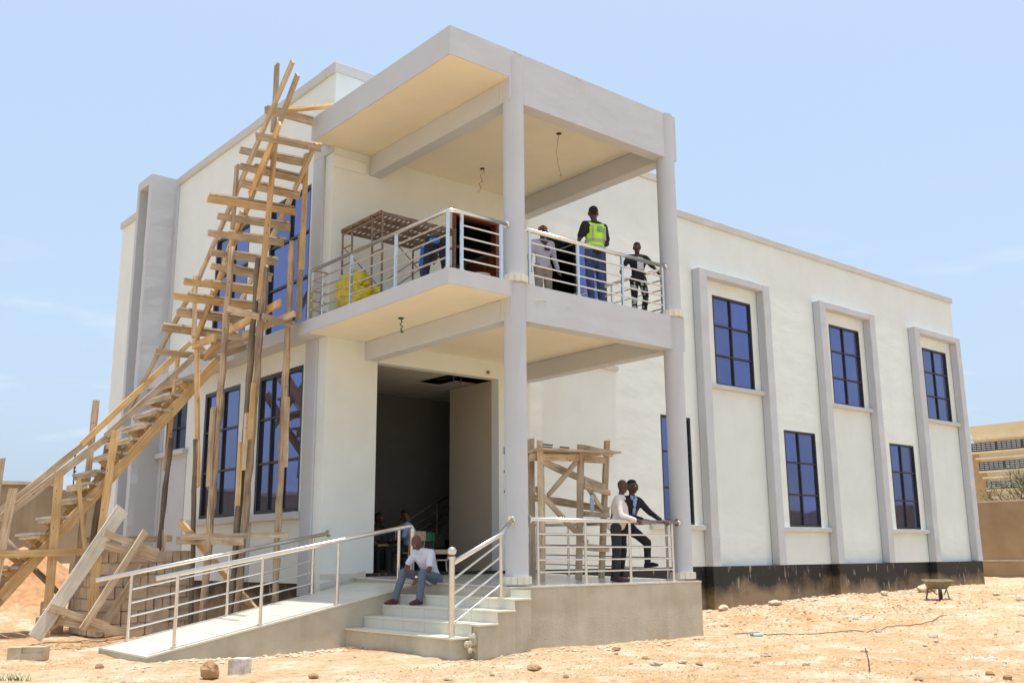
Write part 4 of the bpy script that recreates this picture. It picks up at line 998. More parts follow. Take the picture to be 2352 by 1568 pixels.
        # faded print on the back: rows of illegible blue marks
        for r_ in range(4):
            b = MB(); x = -.055
            while x < .055:
                w_ = random.uniform(.010, .018); hgt = .016*s; p0 = T((x, -.1775+.012*abs(1.32-(1.33-r_*.028))*0, 1.335-r_*.028))
                p1 = T((x+w_*.75, -.1775, 1.335-r_*.028))
                o_ = Rm@V3((0, -.002, 0)); zz = V3((0, 0, hgt)); b.add([p0, p1, p1+zz, p0+zz, p0+o_, p1+o_, p1+zz+o_, p0+zz+o_], [(0, 1, 2, 3), (7, 6, 5, 4), (0, 4, 5, 1), (2, 6, 7, 3), (0, 3, 7, 4), (1, 5, 6, 2)]); x += w_
            b.build('back_print', M['bluemark'], t)
    return t, g, T

fc = lambda d: R_(d)     # facing: 0 = +Y, 90 = -X, -90 = +X, 180 = -Y
zf = ZS1+.012
# seated man on the steps, facing the ramp side (-X)
seat = {'pel': (0, .02, .10), 'chest': (0, .22, .42), 'neck': (0, .34, .60), 'head': (0, .44, .72), 'shL': (-.18, .29, .55), 'shR': (.18, .29, .55),
        'elL': (-.27, .40, .28), 'elR': (.24, .44, .32), 'wrL': (-.13, .56, .16), 'wrR': (.06, .58, .26), 'haL': (-.11, .60, .04), 'haR': (-.04, .60, .25),
        'hipL': (-.10, .04, .11), 'hipR': (.10, .04, .11), 'knL': (-.20, .50, .22), 'knR': (.22, .52, .24), 'anL': (-.24, .60, -.20), 'anR': (.26, .68, -.20)}
t, g, T = person((1.24, 2.02, -.085), fc(100), 'bald man in a white short sleeved shirt sitting bent forward on the entrance steps', seat, 'shirt', 'white', 'greytrouser', 'shoe', 'skin2', 'short', 1.74, hair=False, headpitch=-.75)
MB().tube(g['wrL']-V3((0, 0, .012)), g['wrL']+V3((0, 0, .018)), .036, 12).build('wrist_watch', M['steel'], t)
# two men at the terrace rail
lean = {'pel': (0, -.05, .95), 'chest': (0, .02, 1.28), 'neck': (.01, .06, 1.46), 'head': (.02, .10, 1.63), 'elL': (-.26, .02, 1.12), 'wrL': (-.12, .26, 1.03), 'elR': (.27, .04, 1.12), 'wrR': (.20, .30, 1.04),
        'haL': (-.06, .36, 1.02), 'haR': (.14, .38, 1.02), 'hipL': (-.095, -.05, .92), 'hipR': (.095, -.05, .92), 'knL': (-.10, -.05, .5), 'knR': (.11, -.03, .5), 'anL': (-.10, -.10, .09), 'anR': (.12, -.06, .09)}
t, g, T = person((3.98, .32, zt(.3)), fc(-135), 'stout man in a pale pink shirt and dark glasses holding the terrace railing', lean, 'shirt', 'pinkwhite', 'olive', 'shoe', 'skin', 'long', 1.76, hair=False, headyaw=.9, belly=.05)
hx = Matrix.Rotation(fc(-135)+.9, 3, 'Z'); Hd = g['head']
gl_ = MB().box(-.055, .055, -.008, .008, -.014, .014).build('dark_glasses', M['frame'], t); gl_.rotation_euler = (0, 0, fc(-135)+.9); gl_.location = Hd+hx@V3((0, .10, .015))-V3(t.location)
lean2 = dict(lean); lean2.update({'pel': (.03, -.10, .94), 'chest': (-.03, .0, 1.27), 'neck': (-.02, .06, 1.45), 'head': (.0, .11, 1.62), 'shL': (-.20, .03, 1.39), 'shR': (.15, .02, 1.41), 'elL': (-.33, .16, 1.18), 'wrL': (-.44, .33, 1.04), 'haL': (-.48, .39, 1.01),
        'elR': (.16, .12, 1.13), 'wrR': (-.04, .32, 1.04), 'haR': (-.12, .37, 1.02), 'hipL': (-.07, -.10, .91), 'hipR': (.12, -.10, .91), 'knR': (.11, -.08, .49), 'anR': (.12, -.16, .09), 'knL': (-.30, .10, .66), 'anL': (-.34, .04, .30), 'toeL': (-.46, .14, .27)})
person((4.42, .46, zt(.4)), fc(172), 'younger man in a black suit with one foot up on the terrace railing', lean2, 'jacket', 'black', 'black', 'hair', 'skin', 'long', 1.78, headyaw=.25, jacket=True)
# balcony
back = {'elL': (-.27, .06, 1.15), 'wrL': (-.13, .22, 1.38), 'haL': (-.09, .20, 1.50), 'elR': (.26, .02, 1.13), 'wrR': (.17, .22, 1.06), 'head': (0, .03, 1.63)}
person((3.72, .46, zf+.02), fc(-14), 'man in a yellow green hi-vis vest seen from behind on the balcony', back, 'tee_shirt', 'black', 'jeans', 'shoe', 'skin', 'short', 1.93, vest=True, headyaw=-.35)
t, g, T = person((3.30, 1.45, zf), fc(165), 'man in a pale lilac sweatshirt and orange cap facing out from the balcony', {'wrL': (-.30, .05, .90), 'wrR': (.30, .05, .90), 'elL': (-.27, -.03, 1.14), 'elR': (.27, -.03, 1.14)}, 'sweatshirt', 'lilac', 'khaki', 'shoe', 'skin', 'long', 1.74, cap='cap', headyaw=-.4)
b = MB(); 
for r_ in range(2):
    for k in range(4):
        p = T((-.06+k*.03, .158, 1.27-r_*.035)); b.box(p.x-.011, p.x+.011, p.y-.012, p.y+.004, p.z-.012, p.z+.012)
b.build('chest_print', M['navy'], t)
person((5.05, .62, zf), fc(150), 'young man in a black tee shirt and black patterned trousers in the balcony corner', {'elL': (-.40, -.02, 1.18), 'wrL': (-.46, .12, 1.0), 'elR': (.36, .03, 1.15), 'wrR': (.42, .16, 1.05), 'head': (.02, .05, 1.62), 'knL': (-.14, .06, .5)}, 'tee_shirt', 'black', 'camo', 'shoe', 'skin', 'short', 1.55, headyaw=-.5)
tt = [o for o in COL.objects if o.get('label', '').startswith('young man in a black tee')][0]
p = tt.location+Matrix.Rotation(fc(150), 3, 'Z')@V3((-.02, .135, 1.09)); MB().box(p.x-.09, p.x+.06, p.y-.02, p.y+.012, p.z-.12, p.z+.12).build('white_patch', M['white'], tt)
# worker bent double
bend = {'pel': (0, -.02, .93), 'chest': (0, .30, 1.02), 'neck': (0, .48, .92), 'head': (0, .58, .80), 'shL': (-.18, .44, .92), 'shR': (.18, .44, .92), 'elL': (-.22, .50, .48), 'elR': (.22, .50, .48), 'wrL': (-.12, .50, .22), 'wrR': (.12, .52, .22),
        'knL': (-.16, .06, .50), 'knR': (.16, .06, .50), 'anL': (-.20, 0, .09), 'anR': (.20, 0, .09), 'hipL': (-.10, 0, .90), 'hipR': (.10, 0, .90)}
person((.80, 1.45, zf), fc(-32), 'worker in a blue striped shirt bending double on the balcony', bend, 'shirt', 'stripe', 'navy', 'hair', 'skin', 'short', 1.8, headpitch=-1.2)
# in the foyer
sit = {'pel': (0, 0, .50), 'chest': (0, .05, .84), 'neck': (0, .08, 1.02), 'head': (0, .13, 1.18), 'shL': (-.19, .07, .97), 'shR': (.19, .07, .97), 'elL': (-.26, .12, .70), 'elR': (.26, .12, .70), 'wrL': (-.14, .32, .66), 'wrR': (.14, .32, .66),
       'hipL': (-.10, .03, .50), 'hipR': (.10, .03, .50), 'knL': (-.13, .45, .50), 'knR': (.13, .45, .50), 'anL': (-.13, .46, .09), 'anR': (.13, .46, .09)}
person((3.02, 5.35, .045), fc(45), 'man in a light blue shirt sitting with his back turned inside the entrance', sit, 'shirt', 'bluecloth', 'olive', 'shoe', 'skin', 'short', 1.76, headpitch=-.3)
person((2.75, 6.35, .04), fc(200), 'dark clothed man sitting deep in the shade of the foyer beside the stair rail', sit, 'jacket', 'black', 'black', 'shoe', 'skin', 'long', 1.72)
person((2.20, 6.05, .04), fc(215), 'dark clothed man sitting behind the entrance wall edge in the foyer', sit, 'jacket', 'black', 'black', 'shoe', 'skin', 'long', 1.78)
# seats in the foyer
def chair(x, y, label, col, hgt=.45, bk=.42, plastic=False):
    t = thing('chair', (x, y, .04), label, 'chair')
    MB().box(x-.20, x+.20, y-.2, y+.2, .04+hgt-.03, .04+hgt).build('seat', M[col], t, bevel=.008)
    for sx_ in (-1, 1):
        for sy_ in (-1, 1): MB().tube((x+sx_*.18, y+sy_*.18, .04), (x+sx_*.17, y+sy_*.17, .04+hgt-.03), .018, 6).build('leg', M[col], t)
        MB().tube((x+sx_*.18, y-.19, .04+hgt), (x+sx_*.19, y-.24, .04+hgt+bk), .016, 6).build('back_post', M[col], t)
    b = MB(); n = 8
    for i in range(n):
        a0, a1 = (i/n-.5), ((i+1)/n-.5)
        f = lambda a, z, e: (x+a*.40, y-.25-.05*(1-(2*a)**2)+e, z)
        b.add([f(a0, .04+hgt+bk*.55, 0), f(a1, .04+hgt+bk*.55, 0), f(a1, .04+hgt+bk, 0), f(a0, .04+hgt+bk, 0), f(a0, .04+hgt+bk*.55, .02), f(a1, .04+hgt+bk*.55, .02), f(a1, .04+hgt+bk, .02), f(a0, .04+hgt+bk, .02)],
              [(0, 1, 2, 3), (7, 6, 5, 4), (0, 4, 5, 1), (3, 2, 6, 7), (0, 3, 7, 4), (1, 5, 6, 2)])
    b.build('backrest', M[col], t)
chair(3.0, 5.33, 'wooden chair under the man in the light blue shirt', 'old')
chair(3.52, 5.2, 'small empty wooden school chair just inside the entrance', 'old', .30, .2)
chair(3.75, 6.05, 'green plastic chair beside the inner stair', 'green')
chair(2.75, 6.33, 'chair in the foyer shade under the man beside the stair rail', 'frame'); chair(2.2, 6.03, 'chair in the foyer shade under the man by the wall edge', 'frame')
t = thing('school_desk', (2.75, 5.9, .04), 'low wooden desk among the people in the foyer', 'desk')
MB().box(2.45, 3.0, 5.72, 6.0, .62, .66).build('desk_top', M['old'], t)
for x in (2.48, 2.97): MB().box(x-.02, x+.02, 5.74, 5.98, .04, .62).build('side_panel', M['grey'], t)

# ------------------------------------------------------------ tarpaulin, bucket
def rumple(name, c, r, sc, m, label, cat, seed, amp=.35, z0=None, n=40, k=28):
    b = MB(); b.sphere((0, 0, 0), 1, n, k); vs = []
    for v in b.v:
        p = V3(v); d = amp*(abs(NZ.noise(p*2.2+V3((seed, 0, 0))))*2-.4)+amp*.45*(abs(NZ.noise(p*5+V3((0, seed, 0)))))
        p = p*(1+d); p = V3((p.x*sc[0], p.y*sc[1], p.z*sc[2]))+V3(c)
        if z0 is not None and p.z < z0+.01: p.z = z0+.01
        vs.append(p)
    b.v = vs; return b
t = thing('tarpaulin', (.42, 3.6, zf), 'crumpled yellow tarpaulin heaped over a trestle behind the balcony railing', 'tarpaulin')
b = rumple('x', (.62, 3.85, 5.35), 1, (.27, .44, .37), 'tarp', '', '', 3, .34, zf); b.build('tarpaulin_sheet', M['tarp'], t)
b = rumple('x', (.52, 3.25, 5.0), 1, (.22, .52, .22), 'tarp', '', '', 8, .36, zf); b.build('tarpaulin_fold', M['tarp'], t)
t = thing('bucket', (2.55, 2.2, zf), 'white plastic bucket standing on the balcony by the column', 'bucket')
bx_, by_ = 1.42, 1.0
t.location = (bx_, by_, zf); MB().path([(bx_, by_, zf), (bx_, by_, zf+.30), (bx_, by_, zf+.31)], [.13, .165, .175], 20).build('bucket_body', M['bucket'], t, smooth=False)
MB().tube((bx_, by_, zf+.31), (bx_, by_, zf+.335), .18, 20).build('lid', M['bucket'], t)

# ------------------------------------------------------------ wheelbarrow
def wheelbarrow(x, y, z):
    t = thing('wheelbarrow', (x, y, z), 'cement caked wheelbarrow standing on the sand before the long wall', 'wheelbarrow')
    R3 = Matrix.Rotation(R_(-58), 3, 'Z'); T = lambda p: V3((x, y, z))+R3@(V3(p)*.84)
    b = MB(); top = [(-.42, -.55, .58), (.42, -.55, .58), (.42, .45, .60), (-.42, .45, .60)]; bot = [(-.22, -.3, .34), (.22, -.3, .34), (.24, .3, .32), (-.24, .3, .32)]
    ti = [(px*.94, py*.94, pz+.002) for px, py, pz in top]; bi = [(px*.92, py*.92, pz+.03) for px, py, pz in bot]
    vs = [T(p) for p in top+bot+ti+bi]
    b.add(vs, [(4+i, 4+(i+1) % 4, (i+1) % 4, i) for i in range(4)]+[(7, 6, 5, 4)]+[(8+i, 8+(i+1) % 4, 12+(i+1) % 4, 12+i) for i in range(4)]+[(12, 13, 14, 15)]+[(i, (i+1) % 4, 8+(i+1) % 4, 8+i) for i in range(4)])
    b.build('tray', M['barrow'], t)
    MB().path([T(p) for p in top+[top[0]]], .018, 6).build('tray_rim', M['barrow'], t)
    w = MB(); n = 18
    for a in (0,): w.tube(T((-.04, -.62, .19)), T((.04, -.62, .19)), .19, 18)
    wh = w.build('wheel', M['rubber'], t); MB().tube(T((-.06, -.62, .19)), T((.06, -.62, .19)), .07, 10).build('hub', M['barrow'], wh)
    for e in (-1, 1):
        MB().path([T((e*.10, -.66, .19)), T((e*.22, -.2, .32)), T((e*.28, .5, .36)), T((e*.30, .95, .50))], .017, 6).build('handle', M['rust'], t)
        MB().path([T((e*.26, .30, .34)), T((e*.34, .36, .01)), T((e*.34, .48, .01)), T((e*.28, .5, .36))], .014, 6).build('leg', M['rust'], t)
wheelbarrow(17.1, 1.35, gh(17.1, 1.35)+.0)

# ------------------------------------------------------------ compound walls
t = thing('compound_wall', (-5, 20.5, 0), 'sand coloured boundary wall with a pale cement cap behind the timber stair', 'wall')
MB().box(-40, .3, 20.5, 20.7, -1.2, 2.60).build('wall', M['compound'], t)
for x in (-33, -27, -21, -15, -9, -3.4, 1.9): MB().box(x-.18, x+.18, 20.42, 20.499, -1.2, 2.6).build('pier', M['compound'], t)
MB().box(-40, .3, 20.38, 20.82, 2.60, 2.70).build('coping', M['cap_cement'], t)
MB().box(.302, 30, 20.55, 20.75, -1.2, 2.5).build('wall', M['compound'], t)
t = thing('compound_wall', (36, 4, 0), 'dark tan boundary wall at the far end of the yard below the yellow building', 'wall')
MB().box(36, 36.2, -25, 12, -1.4, 2.55).build('wall', M['compound2'], t)
MB().box(35.99, 36.22, -25, 12, 2.55, 2.61).build('coping', M['cap_cement'], t)
for y in (-14, -8.3, -2.2, 5.4, 10.8): MB().box(35.8, 35.999, y-.35, y+.35, -1.4, 2.5).build('pier', M['compound2'], t)
MB().box(35.97, 36, -25, 12, .0, .06).build('plinth_course', M['cap_cement'], t)
# thin insulator post on the wall
t = thing('fence_post', (.66, 20.6, 2.7), 'thin dark electric fence post on top of the sand coloured boundary wall', 'post')
MB().tube((.70, 20.6, 2.4), (.66, 20.6, 3.75), .02, 6).build('rod', M['frame'], t)
for k in range(6): MB().sphere((.71-.01*k, 20.56, 2.95+k*.13), .035, 6, 4).build('insulator', M['frame'], t)
# ------------------------------------------------------------ yellow building far right
t = thing('yellow_building', (60, 12, 0), 'yellow building with rows of dark louvred openings beyond the boundary wall', 'building')
YX = 60
b = MB(); b.add([(YX, 5, -1), (YX, 17.2, -1), (YX, 20.2, 8.95), (YX, 5, 9.1), (YX+12, 5, -1), (YX+12, 17.2, -1), (YX+12, 20.2, 8.95), (YX+12, 5, 9.1)],
    [(0, 1, 2, 3), (7, 6, 5, 4), (0, 4, 5, 1), (2, 6, 7, 3), (1, 5, 6, 2), (0, 3, 7, 4)]); b.build('facade', M['yellowwall'], t)
b = MB(); b.add([(YX+1, 15, -1), (YX+1, 24, -1), (YX+1, 24, 6.6), (YX+1, 20.6, 7.6), (YX+1, 15, 7.6), (YX+9, 15, -1), (YX+9, 24, -1), (YX+9, 24, 6.6), (YX+9, 20.6, 7.6), (YX+9, 15, 7.6)], [(0, 1, 2, 3, 4), (9, 8, 7, 6, 5), (0, 5, 6, 1), (1, 6, 7, 2), (2, 7, 8, 3), (3, 8, 9, 4), (4, 9, 5, 0)]); b.build('side_wing', M['yellowwall_shade'], t)
for zlo, zhi, yl in ((7.15, 7.95, 20.1), (5.82, 6.62, 19.7), (4.55, 5.3, 19.35), (3.2, 3.95, 18.9)):
    MB().box(YX-.18, YX, 5, yl+.1, zhi, zhi+.12).build('string_course', M['creamtrim'], t); MB().box(YX-.18, YX, 5, yl-.05, zlo-.12, zlo).build('string_course', M['creamtrim'], t)
    y = yl-.1; k = 0
    while y > 6.8:
        y2 = y-1.62; fr = MB()
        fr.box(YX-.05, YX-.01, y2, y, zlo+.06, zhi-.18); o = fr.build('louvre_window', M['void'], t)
        for q in range(6): MB().box(YX-.12, YX-.06, y2+(y-y2)*q/5-.015, y2+(y-y2)*q/5+.015, zlo+.06, zhi-.18).build('mullion', M['frame'], o)
        for q in range(4):
            zz = zlo+.11+q*.13; MB().box(YX-.10, YX-.055, y2+.03, y-.03, zz, zz+.075).build('blade', M['louvre'], o)
        y = y2-.10; k += 1
# ------------------------------------------------------------ thorn tree
def tree(x, y, z, H_, label, seed):
    rs = random.Random(seed); t = thing('thorn_tree', (x, y, z), label, 'tree'); b = MB(); tips = []
    def grow(p, d, L_, r, lv):
        q = p+d*L_; mid_ = p.lerp(q, .5)+V3([rs.uniform(-.06, .06)*L_ for _ in range(3)])
        b.path([p, mid_, q], [r, r*.85, r*.65], 5)
        if lv >= 3: tips.append((mid_, q))
        if lv == 5: return
        for k in range(rs.choice((2, 3, 3))):
            nd = (d+V3((rs.uniform(-.75, .75), rs.uniform(-.75, .75), rs.uniform(-.15, .45)))).normalized(); grow(q, nd, L_*rs.uniform(.62, .82), r*.6, lv+1)
    for k in range(4): grow(V3((x, y, z)), V3((rs.uniform(-.5, .5), rs.uniform(-.5, .5), 1)).normalized(), H_*.30, H_*.022, 1)
    b.build('trunk', M['bark'], t)
    f = MB()
    for a, q in tips:
        for k in range(9):
            c = a.lerp(q, rs.random())+V3([rs.gauss(0, .16*H_/4) for _ in range(3)]); s_ = rs.uniform(.015, .035)*H_/4
            u = V3([rs.uniform(-1, 1) for _ in range(3)]).normalized(); v = u.orthogonal().normalized()
            f.add([c-u*s_-v*s_*.6, c+u*s_-v*s_*.6, c+u*s_+v*s_*.6, c-u*s_+v*s_*.6], [(0, 1, 2, 3)])
    f.build('crown', M['leaf'], t)
tree(44, 9.6, .6, 4.6, 'sparse thorn tree with thin olive leaves in front of the yellow building', 5)
tree(43, 13.0, .2, 3.6, 'low thorn bush half hidden behind the end of the long wall', 9)

# ------------------------------------------------------------ loose things on the ground
def rock(name, x, y, r, m, label, group=None, sc=(1, 1, .7), seed=0, rough=.35, cat='stone', sink=.25, n=12, k=8):
    b = MB(); b.sphere((0, 0, 0), 1, n, k); vs = []
    for v in b.v:
        p = V3(v); p = p*(1+rough*NZ.noise(p*1.4+V3((seed*3.1, seed, 0)))+rough*.4*NZ.noise(p*4+V3((0, seed, 9)))); vs.append((p.x*r*sc[0], p.y*r*sc[1], p.z*r*sc[2]))
    b.v = vs; o = b.build(name, M[m], None); o.location = (x, y, gh(x, y)+r*sc[2]*(1-sink)); o.rotation_euler = (0, 0, seed*1.7); return tag(o, label, cat, group)
# single pieces
t = thing('kerb_block', (-4.52, 4.1, gh(-4.52, 4.1)), 'grooved cement block lying on the pale sand left of the ramp', 'block')
Rk = Matrix.Rotation(R_(-38), 3, 'Z'); zc = gh(-4.52, 4.1)-.01
def rb(vs): return [V3((-4.52, 4.1, zc))+Rk@(V3(v)*.82) for v in vs]
b = MB(); prof = [(-.13, 0), (-.13, .11), (-.10, .13), (-.10, .19), (-.13, .23), (.13, .23), (.13, 0)]
vs = rb([(x_, p[0], p[1]) for x_ in (-.12, .27) for p in prof]); n = len(prof)
b.add(vs, [(i, (i+1) % n, n+(i+1) % n, n+i) for i in range(n)]+[tuple(range(n-1, -1, -1)), tuple(range(n, 2*n))]).build('block_body', M['block'], t)
b = MB(); b.add(rb([(x_, y_, z_) for z_ in (0, .225) for y_ in (-.14, .14) for x_ in (-.36, -.122)]), [(0, 2, 3, 1), (4, 5, 7, 6), (0, 1, 5, 4), (2, 6, 7, 3), (0, 4, 6, 2), (1, 3, 7, 5)]).build('block_end', M['block'], t)
cb = cblock(-3.02, .32, gh(-3.02, .32)+.085, .24, .22, .20, .7, 'whitestone', 'white washed cement lump on the sand in front of the ramp', None); cb['category'] = 'block'
if 'group' in cb: del cb['group']
rock('clay_clod', -3.48, .2, .115, 'stone', 'round brown clay clod beside the white washed lump', None, (1, 1, 1), 3, .3, 'clod', .1, 24, 16)
rock('clay_clod', -2.75, -1.1, .05, 'stone', 'small brown clod just in front of the round clay clod', None, (1.3, 1, .7), 5, .3, 'clod')
for (x, y, r, m, lb, sc) in ((11.3, 3.9, .24, 'palestone', 'long pale stone at the foot of the first grey portal', (1.7, .7, .5)), (12.9, 3.5, .24, 'palestone', 'flat pale stone against the black plinth of the first portal', (1.5, .8, .5)),
        (17.6, 3.2, .15, 'palestone', 'squarish pale stone in front of the second grey portal', (1, 1, .8)), (20.2, 3.3, .34, 'palestone', 'wide pale boulder by the wall beside the second portal', (1.7, .8, .6)),
        (21.0, .3, .26, 'palestone', 'pale rock on the mound behind the wheelbarrow', (1.6, .9, .55)), (19.2, .8, .14, 'palestone', 'pale stone on the slope near the wheelbarrow', (1.2, .9, .6)),
        (-1.9, 5.0, .2, 'palestone', 'pale stone lying between the ramp and the block stack', (1.3, .9, .5))):
    rock('stone', x, y, r*.62, m, lb, None, sc, x, .35, 'stone', .2, 16, 10)
# pale scatter and clods
SG = 'stones strewn over the bare ground'
rs = random.Random(4); protos = []
for k in range(10):
    m = 'stone' if k < 6 else 'palestone'; b = MB(); b.sphere((0, 0, 0), 1, 9, 6)
    b.v = [tuple(V3(v)*(1+.45*NZ.noise(V3(v)*1.3+V3((k*3.3, k, 0)))+.15*NZ.noise(V3(v)*4+V3((0, k, 9))))) for v in b.v]
    o = b.build('stone', M[m], None); protos.append(o)
cnt = 0; used = set()
def in_build(x, y): return (-3.7 < x < 6 and -.8 < y < 9) or y > 4.1
while cnt < 150:
    dist = 4+22*rs.random()**1.0; ang = R_(40.1)+rs.uniform(-.62, .56); x = CAMP.x+dist*1.15*sin(ang); y = CAMP.y+dist*1.15*cos(ang)
    if in_build(x, y): continue
    r = rs.choice((.022, .025, .03, .03, .035, .04, .05, .065)); k = rs.randrange(10)
    o = protos[k] if k not in used else protos[k].copy()
    if k in used: COL.objects.link(o)
    used.add(k); sc_ = r*rs.uniform(.9, 1.3)
    o.scale = (sc_*rs.uniform(.9, 1.4), sc_, sc_*rs.uniform(.45, .8)); o.rotation_euler = (0, 0, rs.uniform(0, 6)); o.location = (x, y, gh(x, y)+sc_*.3)
    if k < 6: tag(o, 'small reddish brown stone strewn on the bare ground', 'stone', SG)
    else: tag(o, 'small pale stone strewn on the bare ground', 'stone', 'pale '+SG)
    cnt += 1
for k in range(10):
    if k not in used: bpy.data.objects.remove(protos[k])
def gravel(name, m, n, rmin, rmax, seed, near=None):
    rs = random.Random(seed); b = MB(); c = 0
    while c < n:
        if near: x = rs.gauss(near[0], near[2]); y = rs.gauss(near[1], near[3])
        else:
            dist = 5+26*rs.random()**.8; ang = R_(40.1)+rs.uniform(-.66, .6); x = CAMP.x+dist*1.15*sin(ang); y = CAMP.y+dist*1.15*cos(ang)
            if NZ.noise(V3((x*.7, y*.7, seed))) < rs.uniform(-.5, .35): continue
        if in_build(x, y): 
            if not near: continue
        r = rs.uniform(rmin, rmax); z = gh(x, y); h = r*rs.uniform(.25, .8); a = rs.uniform(0, 6)
        vs = [(x+r*rs.uniform(.6, 1.2)*cos(a+i*pi/2), y+r*rs.uniform(.6, 1.2)*sin(a+i*pi/2), z-.004) for i in range(4)]+[(x+rs.uniform(-.3, .3)*r, y+rs.uniform(-.3, .3)*r, z+h)]
        b.add(vs, [(0, 1, 4), (1, 2, 4), (2, 3, 4), (3, 0, 4)]); c += 1
    tag(b.build(name, M[m], None), 'fine loose rubble and chips scattered over the sandy yard' if not near else None, 'gravel', None, 'stuff'); return
gravel('gravel', 'stone', 13000, .008, .026, 1)
gravel('gravel_chips', 'palestone', 15000, .008, .030, 2)
gravel('plaster_crumbs', 'whitestone', 1800, .008, .02, 3)
for o, lb in (('gravel', 'brown gravel scattered over the sandy yard'), ('gravel_chips', 'pale stone chips scattered over the sandy yard'), ('plaster_crumbs', 'white plaster crumbs scattered over the sandy yard')): bpy.data.objects[o]['label'] = lb
def heap(label, x, y, sx_, sy_, n, m='paper', r=(.01, .04), seed=0):
    rs = random.Random(seed); b = MB()
    for i in range(n):
        px, py = rs.gauss(x, sx_), rs.gauss(y, sy_); rr = rs.uniform(*r); z = gh(px, py); a = rs.uniform(0, 6)
        vs = [(px+rr*rs.uniform(.5, 1.3)*cos(a+j*pi/2), py+rr*rs.uniform(.5, 1.3)*sin(a+j*pi/2), z+.002+rs.uniform(0, .012)) for j in range(4)]+[(px, py, z+rr*.55)]
        b.add(vs, [(0, 1, 4), (1, 2, 4), (2, 3, 4), (3, 0, 4), (3, 2, 1, 0)])
    return tag(b.build('white_litter', M[m], None), label, 'litter', None, 'stuff')
heap('patch of white scraps on the sand behind the loose cable', 11.0, .12, .28, .22, 90, seed=1)
heap('patch of white powder and scraps in the foreground sand near the frame edge', 5.4, -5.2, .3, .12, 160, r=(.005, .02), seed=2)
heap('grey rubble ridge along the foot of the ramp and steps', -1.2, 2.0, 1.3, .18, 260, 'palestone', (.02, .06), seed=3)
heap('grey rubble at the front foot of the steps and terrace', 2.6, -.6, 2.0, .2, 300, 'palestone', (.012, .045), seed=4)
heap('crumbled soil along the long wall foot', 17, 3.9, 4.5, .25, 500, 'palestone', (.02, .08), seed=5)
heap('brown clods and rubble broken up before the long wall', 14, 1.6, 4.5, 1.3, 900, 'stone', (.015, .05), seed=7)
heap('pale clods and rubble broken up before the long wall', 14, .8, 5, 1.6, 900, 'palestone', (.015, .045), seed=9)
heap('broken rubble under the tipped trestle', -2.9, 5.8, .7, .35, 240, 'stone', (.02, .07), seed=6)
# cable, stake, bottle, buckets
pts = [(6.06, -.46), (6.49, -1.22), (7.4, -1.5), (8.46, -1.65), (9.6, -1.6), (10.69, -1.76), (12.0, -1.2), (13.1, -.9)]
tag(MB().path([(x, y, gh(x, y)+.025) for x, y in [(pts[i][0]+(pts[i+1][0]-pts[i][0])*k/6, pts[i][1]+(pts[i+1][1]-pts[i][1])*k/6) for i in range(len(pts)-1) for k in range(6)]], .008, 6).build('cable', M['cable'], None, smooth=True), 'thin grey cable trailing across the sand in front of the long wall', 'cable')
x, y = 2.62, -5.15; z = gh(x, y)
t = thing('stake', (x, y, z), 'short thin rusty stake standing upright in the foreground sand', 'stake'); MB().path([(x, y, z-.05), (x-.01, y, z+.14), (x-.03, y+.02, z+.29)], [.010, .008, .006], 6).build('rod', M['rust'], t)
t = thing('plastic_bottle', (6.0, -1.0, -.95), 'crushed clear plastic bottle with a blue cap near the terrace corner', 'bottle')
z = gh(5.9, -1.1)+.03; MB().path([(5.82, -1.05, z), (6.0, -1.1, z+.005), (6.05, -1.11, z)], [.032, .03, .012], 8).build('body', M['water'], t); MB().tube((5.77, -1.04, z), (5.80, -1.045, z), .016, 8).build('cap', M['bluemark'], t)
t = thing('bucket', (-4.25, 9.9, gh(-4.25, 9.9)), 'orange plastic bucket half hidden behind the timber stair foot', 'bucket')
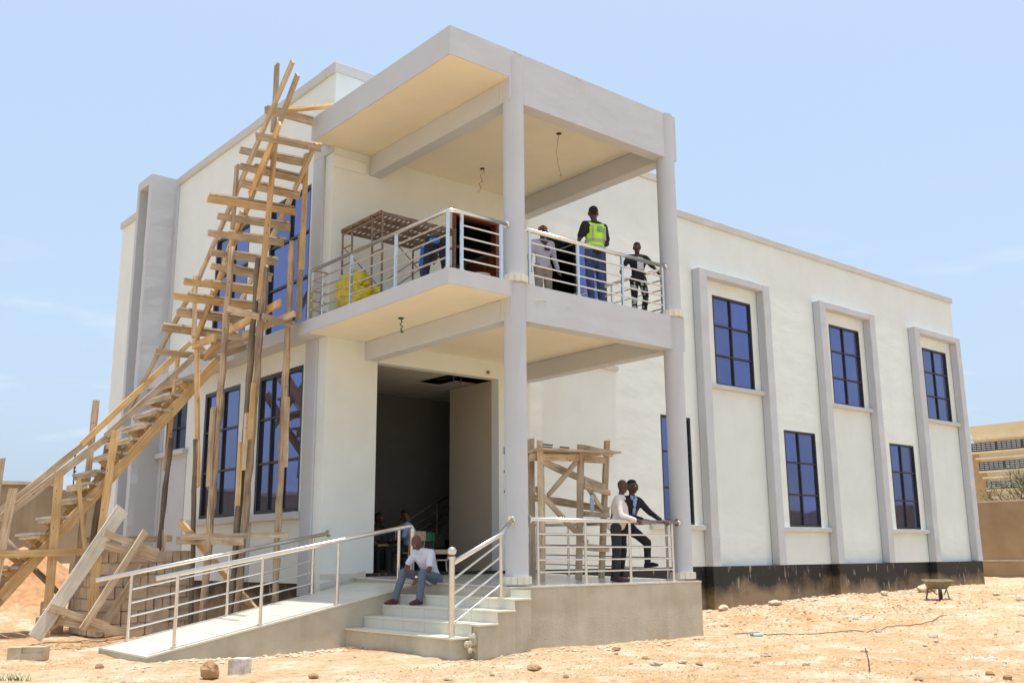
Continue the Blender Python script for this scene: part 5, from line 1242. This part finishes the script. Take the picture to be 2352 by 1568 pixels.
x, y, z = -3.9, 10.6, gh(-3.9, 10.6); t.location = (x, y, z); MB().path([(x, y, z), (x, y, z+.3)], [.13, .17], 16).build('bucket_body', M['orange'], t)
t = thing('plastic_can', (28.2, 3.5, gh(28.2, 3.5)), 'small blue plastic container on the sand beyond the last portal', 'container')
x, y, z = 27.6, 3.2, gh(27.6, 3.2); t.location = (x, y, z); MB().box(x-.12, x+.12, y-.08, y+.08, z, z+.2).build('body', M['bluecloth'], t, bevel=.02); MB().tube((x, y, z+.2), (x, y, z+.24), .03, 8).build('cap', M['white'], t)
for k in range(5):
    cblock(-3.3+k*.35, 13.2+.5*(k % 2), gh(-3.3+k*.35, 13.2)+.08, .40, .2, .2, k*.7, 'palestone', ORD[k]+' pale block from the boundary post in the row on the spoil heap', 'blocks lying on the spoil heap')
# grass tuft
b = MB(); rs = random.Random(8); x, y = -4.9, 4.0
for k in range(60):
    px, py = -5.3+rs.gauss(0, .12), 2.0+rs.gauss(0, .06); z = gh(px, py); a = rs.uniform(0, 6); h = rs.uniform(.04, .12); dx, dy = cos(a)*.006, sin(a)*.006
    b.add([(px-dx, py-dy, z), (px+dx, py+dy, z), (px+cos(a+1.2)*h*.6, py+sin(a+1.2)*h*.6, z+h)], [(0, 1, 2)])
tag(b.build('grass', M['grass'], None), 'small green grass tuft in the near sand', 'grass', None, 'stuff')

# red spoil heap behind the stair
b = MB(); n = 40; vs = []; fs = []
for i in range(n+1):
    for j in range(n+1):
        x, y = -5.6+6.2*i/n, 10.6+4.8*j/n; r = math.exp(-(((x+2.6)/1.7)**2+((y-13)/1.1)**2)*1.3)
        e = min(i, j, n-i, n-j)/n*6
        z = gh(x, y)-.05+(.05+.62*r+.13*abs(NZ.noise(V3((x*2.2, y*2.2, 4))))+.06*NZ.noise(V3((x*7, y*7, 4))))*min(1, e)
        vs.append((x, y, z))
fs = [(i*(n+1)+j, (i+1)*(n+1)+j, (i+1)*(n+1)+j+1, i*(n+1)+j+1) for i in range(n) for j in range(n)]
tag(b.add(vs, fs).build('soil_heap', M['redsoil'], None, smooth=True), 'low heap of red soil behind the timber stair', 'soil heap', None, 'stuff')
